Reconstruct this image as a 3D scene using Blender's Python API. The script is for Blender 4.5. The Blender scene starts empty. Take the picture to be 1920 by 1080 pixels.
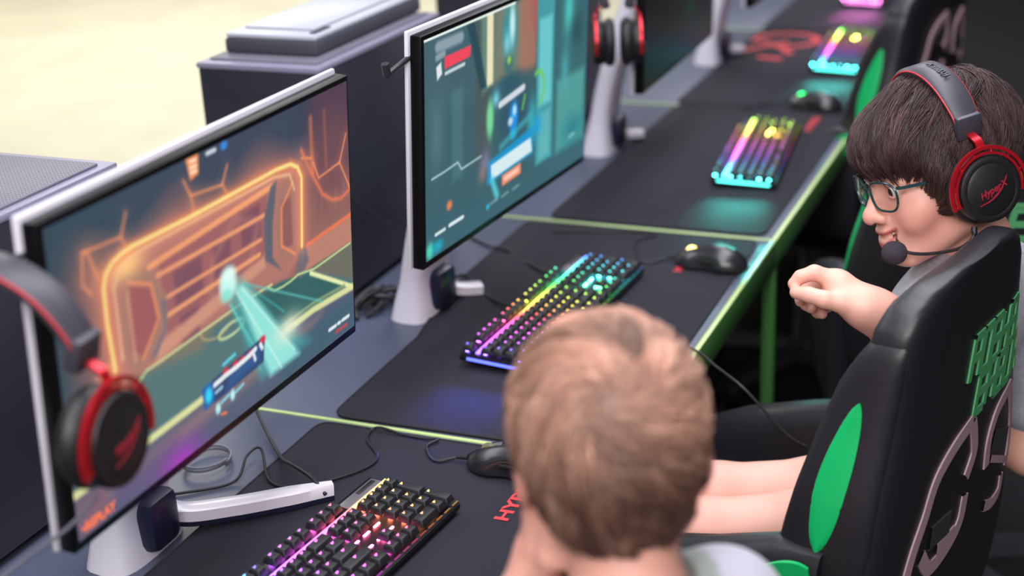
import bpy, bmesh, math, random
import numpy as np
from mathutils import Vector, Matrix
random.seed(7); rng = np.random.default_rng(7)
SC = bpy.context.scene; COL = SC.collection
D = 0.75                                   # height of the desk tops above the floor
PI = math.pi

# ---------------------------------------------------------------- materials
def lin(c):
    return tuple(((v/255)/12.92 if v/255 <= .04045 else ((v/255+.055)/1.055)**2.4) for v in c)
MATS = {}
def mat(name, rgb=(128,128,128), rough=.5, metal=0., spec=.5, emit=None, estr=1., coat=0., sss=0.,
        noise=None, bump=None, attr=None, alpha=1., trans=0., sheen=0.):
    if name in MATS: return MATS[name]
    m = bpy.data.materials.new(name); m.use_nodes = True
    nt = m.node_tree; b = nt.nodes['Principled BSDF']; N = nt.nodes.new; L = nt.links.new
    col = (*lin(rgb), 1)
    b.inputs['Base Color'].default_value = col
    b.inputs['Roughness'].default_value = rough
    b.inputs['Metallic'].default_value = metal
    b.inputs['Specular IOR Level'].default_value = spec
    if coat: b.inputs['Coat Weight'].default_value = coat; b.inputs['Coat Roughness'].default_value = .12
    if sheen: b.inputs['Sheen Weight'].default_value = sheen
    if sss:
        b.inputs['Subsurface Weight'].default_value = sss
        b.inputs['Subsurface Radius'].default_value = (1., .35, .2)
        b.inputs['Subsurface Scale'].default_value = .008
    if trans: b.inputs['Transmission Weight'].default_value = trans
    if alpha < 1: b.inputs['Alpha'].default_value = alpha
    tc = None
    def coords():
        nonlocal tc
        if tc is None: tc = N('ShaderNodeTexCoord')
        return tc.outputs['Object']
    if noise:                              # (scale, rgb2, amount)
        t = N('ShaderNodeTexNoise'); t.inputs['Scale'].default_value = noise[0]; t.inputs['Detail'].default_value = 4
        L(coords(), t.inputs['Vector'])
        mx = N('ShaderNodeMix'); mx.data_type = 'RGBA'
        r = N('ShaderNodeMapRange'); r.inputs['From Min'].default_value = .35; r.inputs['From Max'].default_value = .65
        r.inputs['To Max'].default_value = noise[2]
        L(t.outputs['Fac'], r.inputs['Value']); L(r.outputs['Result'], mx.inputs['Factor'])
        mx.inputs[6].default_value = col; mx.inputs[7].default_value = (*lin(noise[1]), 1)
        L(mx.outputs[2], b.inputs['Base Color'])
    if attr:
        a = N('ShaderNodeVertexColor'); a.layer_name = attr
        L(a.outputs['Color'], b.inputs['Base Color'])
    if bump:                               # (scale, strength, distance)
        t = N('ShaderNodeTexNoise'); t.inputs['Scale'].default_value = bump[0]; t.inputs['Detail'].default_value = 3
        L(coords(), t.inputs['Vector'])
        bp = N('ShaderNodeBump'); bp.inputs['Strength'].default_value = bump[1]; bp.inputs['Distance'].default_value = bump[2]
        L(t.outputs['Fac'], bp.inputs['Height']); L(bp.outputs['Normal'], b.inputs['Normal'])
    if emit:
        b.inputs['Emission Color'].default_value = (*lin(emit), 1); b.inputs['Emission Strength'].default_value = estr
    MATS[name] = m
    return m
def mat_glow_attr(name, attr='Col', strength=1.):
    if name in MATS: return MATS[name]
    m = mat(name, (6,6,8), .25)
    nt = m.node_tree; a = nt.nodes.new('ShaderNodeVertexColor'); a.layer_name = attr
    b = nt.nodes['Principled BSDF']
    nt.links.new(a.outputs['Color'], b.inputs['Emission Color']); b.inputs['Emission Strength'].default_value = strength
    return m
def mat_glow_object(name, strength):
    if name in MATS: return MATS[name]
    m = mat(name, (20,20,20), .4)
    nt = m.node_tree; a = nt.nodes.new('ShaderNodeObjectInfo'); b = nt.nodes['Principled BSDF']
    nt.links.new(a.outputs['Color'], b.inputs['Emission Color']); b.inputs['Emission Strength'].default_value = strength
    return m

# ---------------------------------------------------------------- mesh builder
class MB:
    """collects pieces of ONE part; faces carry a material index"""
    def __init__(s): s.v = []; s.f = []; s.mi = []; s.sm = []; s.n = 0; s.cols = None
    def add(s, V, F, mi=0, smooth=True):
        V = np.asarray(V, float); s.v.append(V)
        for f in F: s.f.append([i+s.n for i in f])
        s.mi += [mi]*len(F); s.sm += [smooth]*len(F); s.n += len(V); return s
    def box(s, lo, hi, bev=0., mi=0, M=None, seg=2):
        bm = bmesh.new(); bmesh.ops.create_cube(bm, size=1)
        lo = Vector(lo); hi = Vector(hi)
        for v in bm.verts: v.co = Vector([(lo[i]+hi[i])/2 + v.co[i]*(hi[i]-lo[i]) for i in range(3)])
        if bev > 0: bmesh.ops.bevel(bm, geom=bm.edges[:], offset=bev, segments=seg, profile=.5, affect='EDGES')
        if M is not None: bm.transform(M)
        return s.bm(bm, mi, bev > 0)
    def bm(s, bm, mi=0, smooth=True):
        bm.verts.index_update(); bm.normal_update()
        V = [v.co[:] for v in bm.verts]; F = [[v.index for v in f.verts] for f in bm.faces]; bm.free()
        return s.add(V, F, mi, smooth)
    def cyl(s, a, b, r, r2=None, n=20, mi=0, cap=True):
        return s.tube([a, b], [r, r if r2 is None else r2], n, mi, cap, smooth=True)
    def tube(s, pts, r, n=10, mi=0, cap=True, smooth=True, sx=1., up=None):
        P = np.asarray(pts, float); k = len(P)
        R = np.full(k, r) if np.isscalar(r) else np.asarray(r, float)
        T = np.gradient(P, axis=0) if k > 2 else np.repeat([P[-1]-P[0]], k, 0)
        T /= np.linalg.norm(T, axis=1)[:, None]+1e-12
        u = np.array([0,0,1.]) if up is None else np.asarray(up, float)
        if abs(T[0]@u) > .95 and up is None: u = np.array([1.,0,0])
        ang = np.arange(n)/n*2*PI; V = []
        for i in range(k):
            u = u-(u@T[i])*T[i]; u /= np.linalg.norm(u)+1e-12; w = np.cross(T[i], u)
            V.append(P[i]+R[i]*(np.cos(ang)[:,None]*u + sx*np.sin(ang)[:,None]*w))
        F = [[i*n+j, i*n+(j+1)%n, (i+1)*n+(j+1)%n, (i+1)*n+j] for i in range(k-1) for j in range(n)]
        s.add(np.concatenate(V), F, mi, smooth)
        if cap:
            o = s.n-k*n; s.f.append([o+j for j in range(n)][::-1]); s.f.append([o+(k-1)*n+j for j in range(n)])
            s.mi += [mi]*2; s.sm += [False]*2
        return s
    def sweep(s, pts, prof, ups, mi=0, cap=True, smooth=True):
        """profile [(a,b)] swept along pts; a runs along the side vector, b along ups[i]"""
        P = np.asarray(pts, float); k = len(P); T = np.gradient(P, axis=0)
        T /= np.linalg.norm(T, axis=1)[:, None]; V = []
        n = len(prof[0]) if np.ndim(prof[0]) > 1 else len(prof)
        for i in range(k):
            u = np.asarray(ups[i], float); u = u-(u@T[i])*T[i]; u /= np.linalg.norm(u); w = np.cross(T[i], u)
            pr = np.asarray(prof[i] if np.ndim(prof[0]) > 1 else prof)
            V.append(P[i]+pr[:,:1]*w+pr[:,1:]*u)
        F = [[i*n+j, i*n+(j+1)%n, (i+1)*n+(j+1)%n, (i+1)*n+j] for i in range(k-1) for j in range(n)]
        s.add(np.concatenate(V), F, mi, smooth)
        if cap:
            o = s.n-k*n; s.f.append([o+j for j in range(n)][::-1]); s.f.append([o+(k-1)*n+j for j in range(n)])
            s.mi += [mi]*2; s.sm += [False]*2
        return s
    def lathe(s, prof, o=(0,0,0), ax=(0,0,1), n=32, mi=0, sy=1.):
        """profile [(radius, height)] turned round the axis"""
        z = Vector(ax).normalized(); q = Vector((0,0,1)).rotation_difference(z); V = []
        for r, h in prof:
            for j in range(n):
                a = 2*PI*j/n; V.append(Vector(o)+q @ Vector((r*math.cos(a), r*sy*math.sin(a), h)))
        k = len(prof)
        F = [[i*n+j, i*n+(j+1)%n, (i+1)*n+(j+1)%n, (i+1)*n+j] for i in range(k-1) for j in range(n)]
        F.append([j for j in range(n)][::-1]); F.append([(k-1)*n+j for j in range(n)])
        return s.add([v[:] for v in V], F, mi)
    def prism(s, poly, z0, z1, M=None, mi=0, bev=0.):
        bm = bmesh.new(); vs = [bm.verts.new((x, y, z0)) for x, y in poly]
        f = bm.faces.new(vs); r = bmesh.ops.extrude_face_region(bm, geom=[f])
        for v in [g for g in r['geom'] if isinstance(g, bmesh.types.BMVert)]: v.co.z = z1
        bmesh.ops.recalc_face_normals(bm, faces=bm.faces[:])
        if bev: bmesh.ops.bevel(bm, geom=bm.edges[:], offset=bev, segments=2, profile=.5, affect='EDGES')
        if M is not None: bm.transform(M)
        return s.bm(bm, mi, bev > 0)
    def build(s, name, mats, parent=None, M=None, cols=None, auto=True):
        V = np.concatenate(s.v); me = bpy.data.meshes.new(name)
        if M is not None:
            A = np.array(M); V = V@A[:3,:3].T+A[:3,3]
        me.from_pydata(V.tolist(), [], s.f)
        ml = mats if isinstance(mats, (list, tuple)) else [mats]
        for m in ml: me.materials.append(m)
        me.polygons.foreach_set('material_index', np.array(s.mi, dtype=np.int32))
        me.polygons.foreach_set('use_smooth', np.array(s.sm, dtype=bool))
        if cols is not None: set_cols(me, cols)
        me.update()
        if auto and any(s.sm):
            try: me.set_sharp_from_angle(angle=math.radians(42))
            except Exception: pass
        o = bpy.data.objects.new(name, me); COL.objects.link(o)
        if parent is not None: o.parent = parent
        return o
def set_cols(me, cols, name='Col'):
    a = me.color_attributes.new(name, 'FLOAT_COLOR', 'POINT')
    c = np.ones((len(cols), 4), np.float32); c[:, :3] = cols
    a.data.foreach_set('color', c.ravel())
def mesh_fast(name, V, F4, mats, parent=None, cols=None, smooth=True):
    """large quad mesh from arrays"""
    me = bpy.data.meshes.new(name); V = np.asarray(V, np.float32); F = np.asarray(F4, np.int32)
    me.vertices.add(len(V)); me.vertices.foreach_set('co', V.ravel())
    k = F.shape[1]; me.loops.add(F.size); me.loops.foreach_set('vertex_index', F.ravel())
    me.polygons.add(len(F)); me.polygons.foreach_set('loop_start', np.arange(len(F), dtype=np.int32)*k)
    me.update(calc_edges=True)
    me.polygons.foreach_set('use_smooth', np.full(len(F), smooth, dtype=bool))
    for m in (mats if isinstance(mats, (list, tuple)) else [mats]): me.materials.append(m)
    if cols is not None: set_cols(me, cols)
    me.validate(); me.update()
    o = bpy.data.objects.new(name, me); COL.objects.link(o)
    if parent is not None: o.parent = parent
    return o
def text_mesh(name, body, size, m, parent=None, M=None, depth=.0004, align='LEFT', shear=0., bold=0., space=1.):
    cu = bpy.data.curves.new(name, 'FONT'); cu.body = body; cu.size = size; cu.extrude = depth
    cu.align_x = align; cu.shear = shear; cu.offset = bold; cu.space_character = space
    t = bpy.data.objects.new(name, cu); COL.objects.link(t)
    dg = bpy.context.evaluated_depsgraph_get(); me = bpy.data.meshes.new_from_object(t.evaluated_get(dg))
    COL.objects.unlink(t); bpy.data.objects.remove(t)
    if M is not None: me.transform(M)
    me.materials.clear(); me.materials.append(m); me.name = name
    o = bpy.data.objects.new(name, me); COL.objects.link(o)
    if parent is not None: o.parent = parent
    return o

# ---------------------------------------------------------------- things
def tag(o, label, cat, group=None, kind=None):
    o['label'] = label; o['category'] = cat
    if group: o['group'] = group
    if kind: o['kind'] = kind
    return o
def thing(name, label, cat, loc=(0,0,0), rz=0., group=None, M=None):
    o = bpy.data.objects.new(name, None); o.empty_display_size = .05; COL.objects.link(o)
    if M is not None: o.matrix_world = M
    else: o.location = loc; o.rotation_euler = (0,0,rz)
    return tag(o, label, cat, group)
def structure(o):
    o['kind'] = 'structure'; return o
def dup(root, label, M=None, group=None, skip=()):
    r = root.copy(); COL.objects.link(r); r['label'] = label
    if M is not None: r.matrix_world = M
    if group: r['group'] = group
    for ch in list(root.children):
        if ch.name.split('.')[0] in skip: continue
        c = ch.copy(); COL.objects.link(c); c.parent = r
        for g in list(ch.children):
            d = g.copy(); COL.objects.link(d); d.parent = c
    return r
def frame(loc, F, U):
    """matrix with local +Y along F, local +Z near U"""
    f = Vector(F).normalized(); r = f.cross(Vector(U)).normalized(); u = r.cross(f)
    return Matrix(((r.x,f.x,u.x,loc[0]),(r.y,f.y,u.y,loc[1]),(r.z,f.z,u.z,loc[2]),(0,0,0,1)))
def spline(pts, n=40):
    """Catmull-Rom through the points"""
    P = np.asarray(pts, float); Q = np.vstack([2*P[0]-P[1], P, 2*P[-1]-P[-2]]); k = len(P)-1; out = []
    for t in np.linspace(0, k, n):
        i = min(int(t), k-1); u = t-i; a, b, c, d = Q[i:i+4]
        out.append(.5*((2*b)+(-a+c)*u+(2*a-5*b+4*c-d)*u*u+(-a+3*b-3*c+d)*u**3))
    return np.array(out)

# ---------------------------------------------------------------- implicit surfaces
def smin(a, b, k):
    h = np.clip(.5+.5*(b-a)/k, 0, 1); return b*(1-h)+a*h-k*h*(1-h)
def smax(a, b, k): return -smin(-a, -b, k)
def s_sph(P, c, r): return np.linalg.norm(P-np.asarray(c), axis=1)-r
def s_ell(P, c, r, R=None):
    Q = P-np.asarray(c)
    if R is not None: Q = Q@R
    r = np.asarray(r, float); k0 = np.linalg.norm(Q/r, axis=1); k1 = np.linalg.norm(Q/(r*r), axis=1)
    return k0*(k0-1)/np.maximum(k1, 1e-9)
def s_cone(P, a, b, r1, r2):
    """round cone"""
    a = np.asarray(a, float); b = np.asarray(b, float); ba = b-a; l2 = ba@ba; rr = r1-r2; a2 = max(l2-rr*rr, 1e-12); il2 = 1/l2
    pa = P-a; y = pa@ba; z = y-l2; q = pa*l2-y[:,None]*ba; x2 = (q*q).sum(1)
    y2 = y*y*l2; z2 = z*z*l2; k = np.sign(rr)*rr*rr*x2
    d = (np.sqrt(np.maximum(x2*a2*il2, 0))+y*rr)*il2-r1
    c1 = np.sign(z)*a2*z2 > k; c2 = np.sign(y)*a2*y2 < k
    d = np.where(c1, np.sqrt(x2+z2)*il2-r2, d); d = np.where(~c1 & c2, np.sqrt(x2+y2)*il2-r1, d)
    return d
def s_chain(P, pts, rs, k):
    d = None
    for i in range(len(pts)-1):
        e = s_cone(P, pts[i], pts[i+1], rs[i], rs[i+1]); d = e if d is None else smin(d, e, k)
    return d
def nets(f, lo, hi, h, B=8):
    """surface nets over the blocks near the surface"""
    lo = np.asarray(lo, float); n = np.ceil((np.asarray(hi)-lo)/h/B).astype(int)
    N = n*B+1; S = np.ones(N, np.float32)
    bi = np.stack(np.meshgrid(*[np.arange(k) for k in n], indexing='ij'), -1).reshape(-1, 3)
    dc = f(lo+(bi+.5)*B*h); act = np.abs(dc) < B*h*.87*1.5+h
    for b in bi[~act & (dc < 0)]: S[b[0]*B:b[0]*B+B+1, b[1]*B:b[1]*B+B+1, b[2]*B:b[2]*B+B+1] = -1
    g = np.stack(np.meshgrid(*[np.arange(B+1)]*3, indexing='ij'), -1).reshape(-1, 3); A = bi[act]
    for s0 in range(0, len(A), 400):
        blk = A[s0:s0+400]; pts = (blk[:,None,:]*B+g[None]).reshape(-1, 3)
        d = f(lo+pts*h); S[pts[:,0], pts[:,1], pts[:,2]] = d
    ins = S < 0
    c = np.zeros(np.array(S.shape)-1, np.int8); sl = (slice(None,-1), slice(1,None))
    for i in (0,1):
        for j in (0,1):
            for k in (0,1): c += ins[sl[i], sl[j], sl[k]]
    cells = np.argwhere((c > 0) & (c < 8)); vid = np.full(c.shape, -1, np.int32)
    vid[tuple(cells.T)] = np.arange(len(cells))
    cs = np.array([(i,j,k) for i in (0,1) for j in (0,1) for k in (0,1)])
    val = np.stack([S[tuple((cells+o).T)] for o in cs], 1)
    acc = np.zeros((len(cells), 3)); cnt = np.zeros(len(cells))
    for a in range(8):
        for b in range(a+1, 8):
            if np.abs(cs[a]-cs[b]).sum() != 1: continue
            va, vb = val[:,a], val[:,b]; m = (va < 0) != (vb < 0)
            t = np.where(m, va/np.where(m, va-vb, 1), 0)
            acc += np.where(m[:,None], cs[a]+t[:,None]*(cs[b]-cs[a]), 0); cnt += m
    V = lo+(cells+acc/cnt[:,None])*h; F = []
    for ax in range(3):
        s1 = [slice(None)]*3; s2 = [slice(None)]*3; s1[ax] = slice(None,-1); s2[ax] = slice(1,None)
        ia = ins[tuple(s1)]; ib = ins[tuple(s2)]; u, v = [(1,2),(2,0),(0,1)][ax]
        e = np.argwhere(ia != ib); ok = (e[:,u] > 0) & (e[:,v] > 0); e = e[ok]
        e = e[(e[:,u] < vid.shape[u]) & (e[:,v] < vid.shape[v])]
        du = np.eye(3, dtype=int)[u]; dv = np.eye(3, dtype=int)[v]
        q = np.stack([vid[tuple((e-du-dv).T)], vid[tuple((e-dv).T)], vid[tuple(e.T)], vid[tuple((e-du).T)]], 1)
        fl = ~ia[tuple(e.T)]; q[fl] = q[fl][:, ::-1]; F.append(q[(q >= 0).all(1)])
    return V, np.concatenate(F)
CAMF=2804.275; CAMPOS=(.55747,-1.61703,.91732); CAMROT=(-.406464,.372942,-.046454); HEADPOS=(.344,.261,.344); HEADANG=(.67087,.17597,-.17301); HEADS=.9333; ELB=(.385,.165,.12)
# ================================================================ the room
SC.view_settings.view_transform = 'Standard'; SC.view_settings.look = 'None'
SC.view_settings.gamma = 1; SC.view_settings.exposure = 0.0
w = bpy.data.worlds.new('room_world'); SC.world = w; w.use_nodes = True
w.node_tree.nodes['Background'].inputs[0].default_value = (.55,.56,.75,1); w.node_tree.nodes['Background'].inputs[1].default_value = .09

m_carpet = mat('dark carpet', (13,14,19), .95, noise=(60,(21,22,28),.8), bump=(220,.5,.004))
m_vinyl = mat('pale floor', (226,222,200), .45, noise=(2.5,(205,200,180),.6))
b = MB(); b.box((-1.9,-3.5,-.06),(3.6,9.5,0),0,0); b.box((-7,-3.5,-.06),(-1.9,9.5,0),0,1)
structure(b.build('floor', [m_carpet, m_vinyl]))
m_wall = mat('dark wall paint', (58,58,68), .8, noise=(3,(50,50,60),.5)); m_walll = mat('pale wall paint', (225,220,200), .8, noise=(3,(214,208,190),.5))
for nm, lo, hi, m in (('wall_left',(-7.1,-3.5,0),(-7,9.5,3.2),m_walll),('wall_right',(3.6,-3.5,0),(3.7,9.5,3.2),m_wall),
                      ('wall_back',(-7,9.5,0),(3.6,9.6,3.2),m_wall),('wall_front',(-7,-3.6,0),(3.6,-3.5,3.2),m_wall),
                      ('ceiling',(-7,-3.5,3.2),(3.6,9.5,3.3),m_wall)):
    b = MB(); b.box(lo, hi); structure(b.build(nm, m))

def area(name, loc, sx, sy, e, col=(1,1,1), aim=None):
    l = bpy.data.lights.new(name, 'AREA'); l.shape = 'RECTANGLE'; l.size = sx; l.size_y = sy; l.energy = e; l.color = col
    o = bpy.data.objects.new(name, l); COL.objects.link(o); o.location = loc
    if aim is not None:
        d = Vector(aim)-Vector(loc); o.rotation_euler = d.to_track_quat('-Z','Y').to_euler()
    return o
area('ceiling_light', (.1,.3,3.1), 1.0, 4.5, 112, (.93,.93,1))
area('ceiling_light', (-.9,4.6,3.1), 1.0, 3.0, 60, (.93,.93,1))
area('ceiling_light', (-4.2,5.5,3.1), 2.4, 4.0, 190, (1,.97,.88))
area('ceiling_light', (.9,-2.6,3.0), 2.2, 1.6, 150, (1,.95,.94), (.25,-.1,.9))  # unseen fill lamp added behind the camera for surfaces facing it
area('ceiling_light', (-2.4,0.2,3.1), 1.0, 3.0, 60, (.93,.95,1))

# ---------------------------------------------------------------- camera
def rotm(yaw, pitch, roll):
    fw = np.array([math.sin(yaw)*math.cos(pitch), math.cos(yaw)*math.cos(pitch), -math.sin(pitch)])
    r = np.array([math.cos(yaw), -math.sin(yaw), 0]); u = np.cross(r, fw); c, s = math.cos(roll), math.sin(roll)
    return np.stack([c*r+s*u, -s*r+c*u, -fw])
CAM = np.array([CAMPOS[0], CAMPOS[1], CAMPOS[2]+D]); RC = rotm(*CAMROT)
cd = bpy.data.cameras.new('camera'); co = bpy.data.objects.new('camera', cd); COL.objects.link(co); SC.camera = co
cd.sensor_width = 36; cd.lens = CAMF/1920*36; cd.clip_start = .05
M = Matrix.Identity(4)
for i in range(3):
    for j in range(3): M[i][j] = RC[j][i]
    M[i][3] = CAM[i]
co.matrix_world = M
cd.dof.use_dof = True; cd.dof.focus_distance = 1.84; cd.dof.aperture_fstop = 2.6

# ---------------------------------------------------------------- desks
m_top = mat('grey blue desk laminate', (80,86,106), .42, noise=(14,(73,79,98),.5), bump=(400,.05,.001))
m_green = mat('green painted metal', (66,122,58), .4, coat=.2); m_green_lit = mat('pale lime edge trim', (182,206,132), .4, coat=.2)  # second is the frame green with overhead light put into its colour
m_black = mat('black panel', (16,16,20), .6)
LD = .88
desk_names = ['nearest, where the brown-haired boy with bare neck sits','under the rainbow keyboard half hidden by the fair head','third along the row, under the glowing teal-edged keyboard',
              'fourth along the row, under the mat with a big red emblem','fifth along the row, under the pink-lit keyboard']
desk_labels = ['grey desk with lime edge nearest the camera, in front of the fair-haired boy',
               'grey desk with lime edge holding the full rainbow-lit keyboard beside the boy in glasses',
               'grey desk with lime edge third along the row, under the cyan-fronted keyboard',
               'grey desk with lime edge under the mat with the big red emblem',
               'grey desk with lime edge farthest along the row, under the pink-lit keyboard']
for i in range(5):
    y0 = (i-1)*LD; t = thing('gaming_desk', desk_labels[i], 'desk', (-.4,y0+LD/2,0), group='row of gaming desks')
    h = LD/2; X = .4
    b = MB(); b.box((-.50,-h+.0075,D-.026),(X-.009,h-.0003,D),.002); b.build('tabletop', m_top, t)
    b = MB(); b.box((X-.0085,-h+.0003,D-.052),(X,h-.0003,D-.0006),.0015); b.build('front_beam', m_green, t)
    b = MB(); b.box((X-.0083,-h+.0003,D-.0005),(X,h-.0003,D+.0012),.0006); b.build('edge_trim', m_green_lit, t)
    b = MB(); b.box((-.50,-h+.0002,D-.03),(X-.0087,-h+.0068,D+.0008),.001); b.build('joint_strip', m_green_lit, t)
    for sx in (X-.012,-.47):
        b = MB(); b.box((sx-.011,-h+.0005,.012),(sx+.011,-h+.020,D-.053),.002)
        b.box((sx-.012,-h+.0004,0),(sx+.012,-h+.021,.012),.002); b.build('leg', m_green, t)
    b = MB(); b.box((-.36,-h+.02,.25),(-.345,h-.014,D-.0265),.002); b.build('modesty_panel', m_black, t)  # dark upright sheet under the tabletop, toward the back

# ---------------------------------------------------------------- mouse mats
m_mat = mat('black mat cloth', (36,35,45), .85, spec=.35, noise=(9,(30,29,38),.6), bump=(1500,.25,.0006))
m_stitch = mat('black mat rim', (20,20,24), .8)
m_red = mat('red print', (205,52,58), .6)
def mouse_mat(label, x0, x1, y0, y1, rz=0., curl=0., wav=0., arm=None):
    t = thing('mouse_mat', label, 'mouse mat', ((x0+x1)/2,(y0+y1)/2,D), rz, 'black mouse mats')
    hx, hy, r, nx, ny = (x1-x0)/2, (y1-y0)/2, .022, 44, 80
    us = np.linspace(-1,1,nx); vs = np.linspace(-1,1,ny); G = np.stack(np.meshgrid(us,vs,indexing='ij'),-1).reshape(-1,2)
    X = G[:,0]*hx; Y = G[:,1]*hy                       # rounded corners
    ax, ay = hx-r, hy-r; cx = np.abs(X)-ax; cy = np.abs(Y)-ay; k = (cx > 0) & (cy > 0)
    L_ = np.maximum(np.hypot(cx,cy),1e-9); s = np.maximum(cx,cy)/L_
    X = np.where(k, np.sign(X)*(ax+cx*s), X); Y = np.where(k, np.sign(Y)*(ay+cy*s), Y)
    e = X+hx; dip = np.clip((Y+hy)/.05,0,1)*np.clip((hy-Y)/.12,0,1)
    Xb = X-wav*np.clip((Y+hy-.28)/.2,0,1)*np.clip(1-e/.2,0,1)
    Z = .004+curl*np.exp(-((e-.045)/.03)**2)*dip*(.75+.25*np.sin(Y*14))-.0009*np.clip(1-(np.minimum(hx-np.abs(X),hy-np.abs(Y)))/.004,0,1)
    if arm is not None:                                 # the mat is laid over the arm of the monitor stand
        a_ = np.array(arm[:2])-[(x0+x1)/2,(y0+y1)/2]; d_ = np.array(arm[2:])-np.array(arm[:2]); q_ = np.stack([Xb,Y],1)-a_
        t_ = np.clip(q_@d_/(d_@d_),0,1); dd = np.linalg.norm(q_-t_[:,None]*d_,axis=1)
        Z = Z+.0235*np.exp(-(np.maximum(dd-.012,0)/.022)**2)
    V = np.stack([Xb,Y,Z],1); V2 = V.copy(); V2[:,2] = .0004; n = nx*ny
    F = [[i*ny+j,(i+1)*ny+j,(i+1)*ny+j+1,i*ny+j+1] for i in range(nx-1) for j in range(ny-1)]
    b = MB(); b.add(V, F, 0); b.build('cloth', m_mat, t)
    ring = [(i,0) for i in range(nx)]+[(nx-1,j) for j in range(1,ny)]+[(i,ny-1) for i in range(nx-2,-1,-1)]+[(0,j) for j in range(ny-2,0,-1)]
    R = np.array([V[i*ny+j] for i,j in ring]); R2 = R.copy(); R2[:,2] = 0.0003; k = len(R)
    b = MB(); b.add(np.vstack([R,R2]), [[i,k+i,k+(i+1)%k,(i+1)%k] for i in range(k)], 0)
    P = np.vstack([R,R[:1]]); b.tube(P, .0016, 6, 0, cap=False); b.build('stitched_rim', m_stitch, t)
    return t
def mat_text(t, x, y, size, name='printed_word'):
    text_mesh(name, 'HYPERX', size, m_red, t, Matrix.Translation((x,y,.0046)) @ Matrix.Rotation(PI/2,4,'Z') @ Matrix.Diagonal((1.5,1,1,1)), .0002, bold=.0008)
m1 = mouse_mat('black mat printed with red letters under the purple and red lit keyboard', -.43,-.012,-.872,-.012, 0)
mat_text(m1, .141, .256, .025)
m2 = mouse_mat('black mat with a curled left edge under the full rainbow-lit keyboard', -.43,-.022,.012,.862, .012, .010, .035)
mat_text(m2, .112, .236, .018)
m3 = mouse_mat('black mat with teal glow under the cyan-fronted keyboard', -.44,-.025,.893,1.752, 0, .006)
mat_text(m3, .145, .27, .022)
m4 = mouse_mat('black mat carrying a big red round emblem', -.45,-.03,1.775,2.63, 0)
m5 = mouse_mat('farthest black mat, under the pink-lit keyboard', -.45,-.03,2.655,3.5, 0)
# the big round emblem printed on the fourth mat
b = MB(); a = np.linspace(0,2*PI,60)
def flat_stroke(pts, wd, z=.0048):
    P = np.asarray(pts,float); T = np.gradient(P,axis=0); T /= np.linalg.norm(T,axis=1)[:,None]; Nn = np.stack([-T[:,1],T[:,0]],1)
    V = np.vstack([np.c_[P+Nn*wd/2,np.full(len(P),z)],np.c_[P-Nn*wd/2,np.full(len(P),z)]]); k = len(P)
    b.add(V, [[i,k+i,k+i+1,i+1] for i in range(k-1)], 0, False)
cx, cy = -.115, .30
ar = np.linspace(-.5,4.5,60)
flat_stroke(np.stack([cx+.01+.085*np.cos(ar-1.0),cy+.085*np.sin(ar-1.0)],1), .022)
flat_stroke([(cx-.085,cy-.17),(cx-.03,cy-.09),(cx+.02,cy-.02)], .024)
flat_stroke([(cx+.06,cy-.17),(cx+.02,cy-.1),(cx-.05,cy-.03)], .024, .0050)
flat_stroke([(cx-.02,cy-.22),(cx+.05,cy-.235)], .03)
b.build('printed_emblem', m_red, m4)
# ================================================================ what the screens show
class Paint:
    def __init__(s, W=420, H=248, asp=1.686):
        s.W, s.H, s.a = W, H, asp
        u, v = np.meshgrid(np.linspace(0,1,W), np.linspace(0,1,H)); s.u, s.v = u, v
        s.x = u*asp; s.y = v; s.c = np.zeros((H,W,3))
    def mix(s, k, rgb): 
        s.c = s.c*(1-k[...,None])+np.array(rgb,float)*k[...,None]
    def add(s, k, rgb): s.c = s.c+np.array(rgb,float)*k[...,None]
    def seg(s, pts, wd, rgb, soft=.004, k=1., glow=None):
        d = None; P = [(p[0]*s.a,p[1]) for p in pts]
        for (ax,ay),(bx,by) in zip(P[:-1],P[1:]):
            vx,vy = bx-ax,by-ay; t = np.clip(((s.x-ax)*vx+(s.y-ay)*vy)/(vx*vx+vy*vy+1e-9),0,1)
            e = np.hypot(s.x-ax-t*vx,s.y-ay-t*vy); d = e if d is None else np.minimum(d,e)
        if glow: s.add(np.exp(-(d/glow[0])**2)*glow[1], glow[2])
        s.mix(np.clip((wd/2-d)/soft+.5,0,1)*k, rgb); return d
    def poly(s, pts, rgb, soft=.004, k=1.):
        P = np.array([(p[0]*s.a,p[1]) for p in pts]); ins = np.zeros(s.x.shape,bool); d = np.full(s.x.shape,9.)
        for (ax,ay),(bx,by) in zip(P,np.roll(P,-1,0)):
            c = ((ay > s.y) != (by > s.y)); 
            with np.errstate(divide='ignore',invalid='ignore'): xx = (bx-ax)*(s.y-ay)/(by-ay)+ax
            ins ^= c & (s.x < xx); vx,vy = bx-ax,by-ay
            t = np.clip(((s.x-ax)*vx+(s.y-ay)*vy)/(vx*vx+vy*vy+1e-9),0,1); d = np.minimum(d,np.hypot(s.x-ax-t*vx,s.y-ay-t*vy))
        sd = np.where(ins,-d,d); s.mix(np.clip(.5-sd/soft,0,1)*k, rgb)
    def blob(s, c, r, rgb, k=1., p=2):
        d = np.hypot((s.x-c[0]*s.a)/(r[0]*s.a),(s.y-c[1])/r[1]); s.mix(np.exp(-d**p)*k, rgb)
    def rect(s, u0, v0, u1, v1, rgb, soft=.004, k=1.): s.poly([(u0,v0),(u1,v0),(u1,v1),(u0,v1)], rgb, soft, k)
    def out(s):
        c = np.clip(s.c/255,0,1); return np.where(c <= .04045, c/12.92, ((c+.055)/1.055)**2.4).reshape(-1,3)
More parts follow.
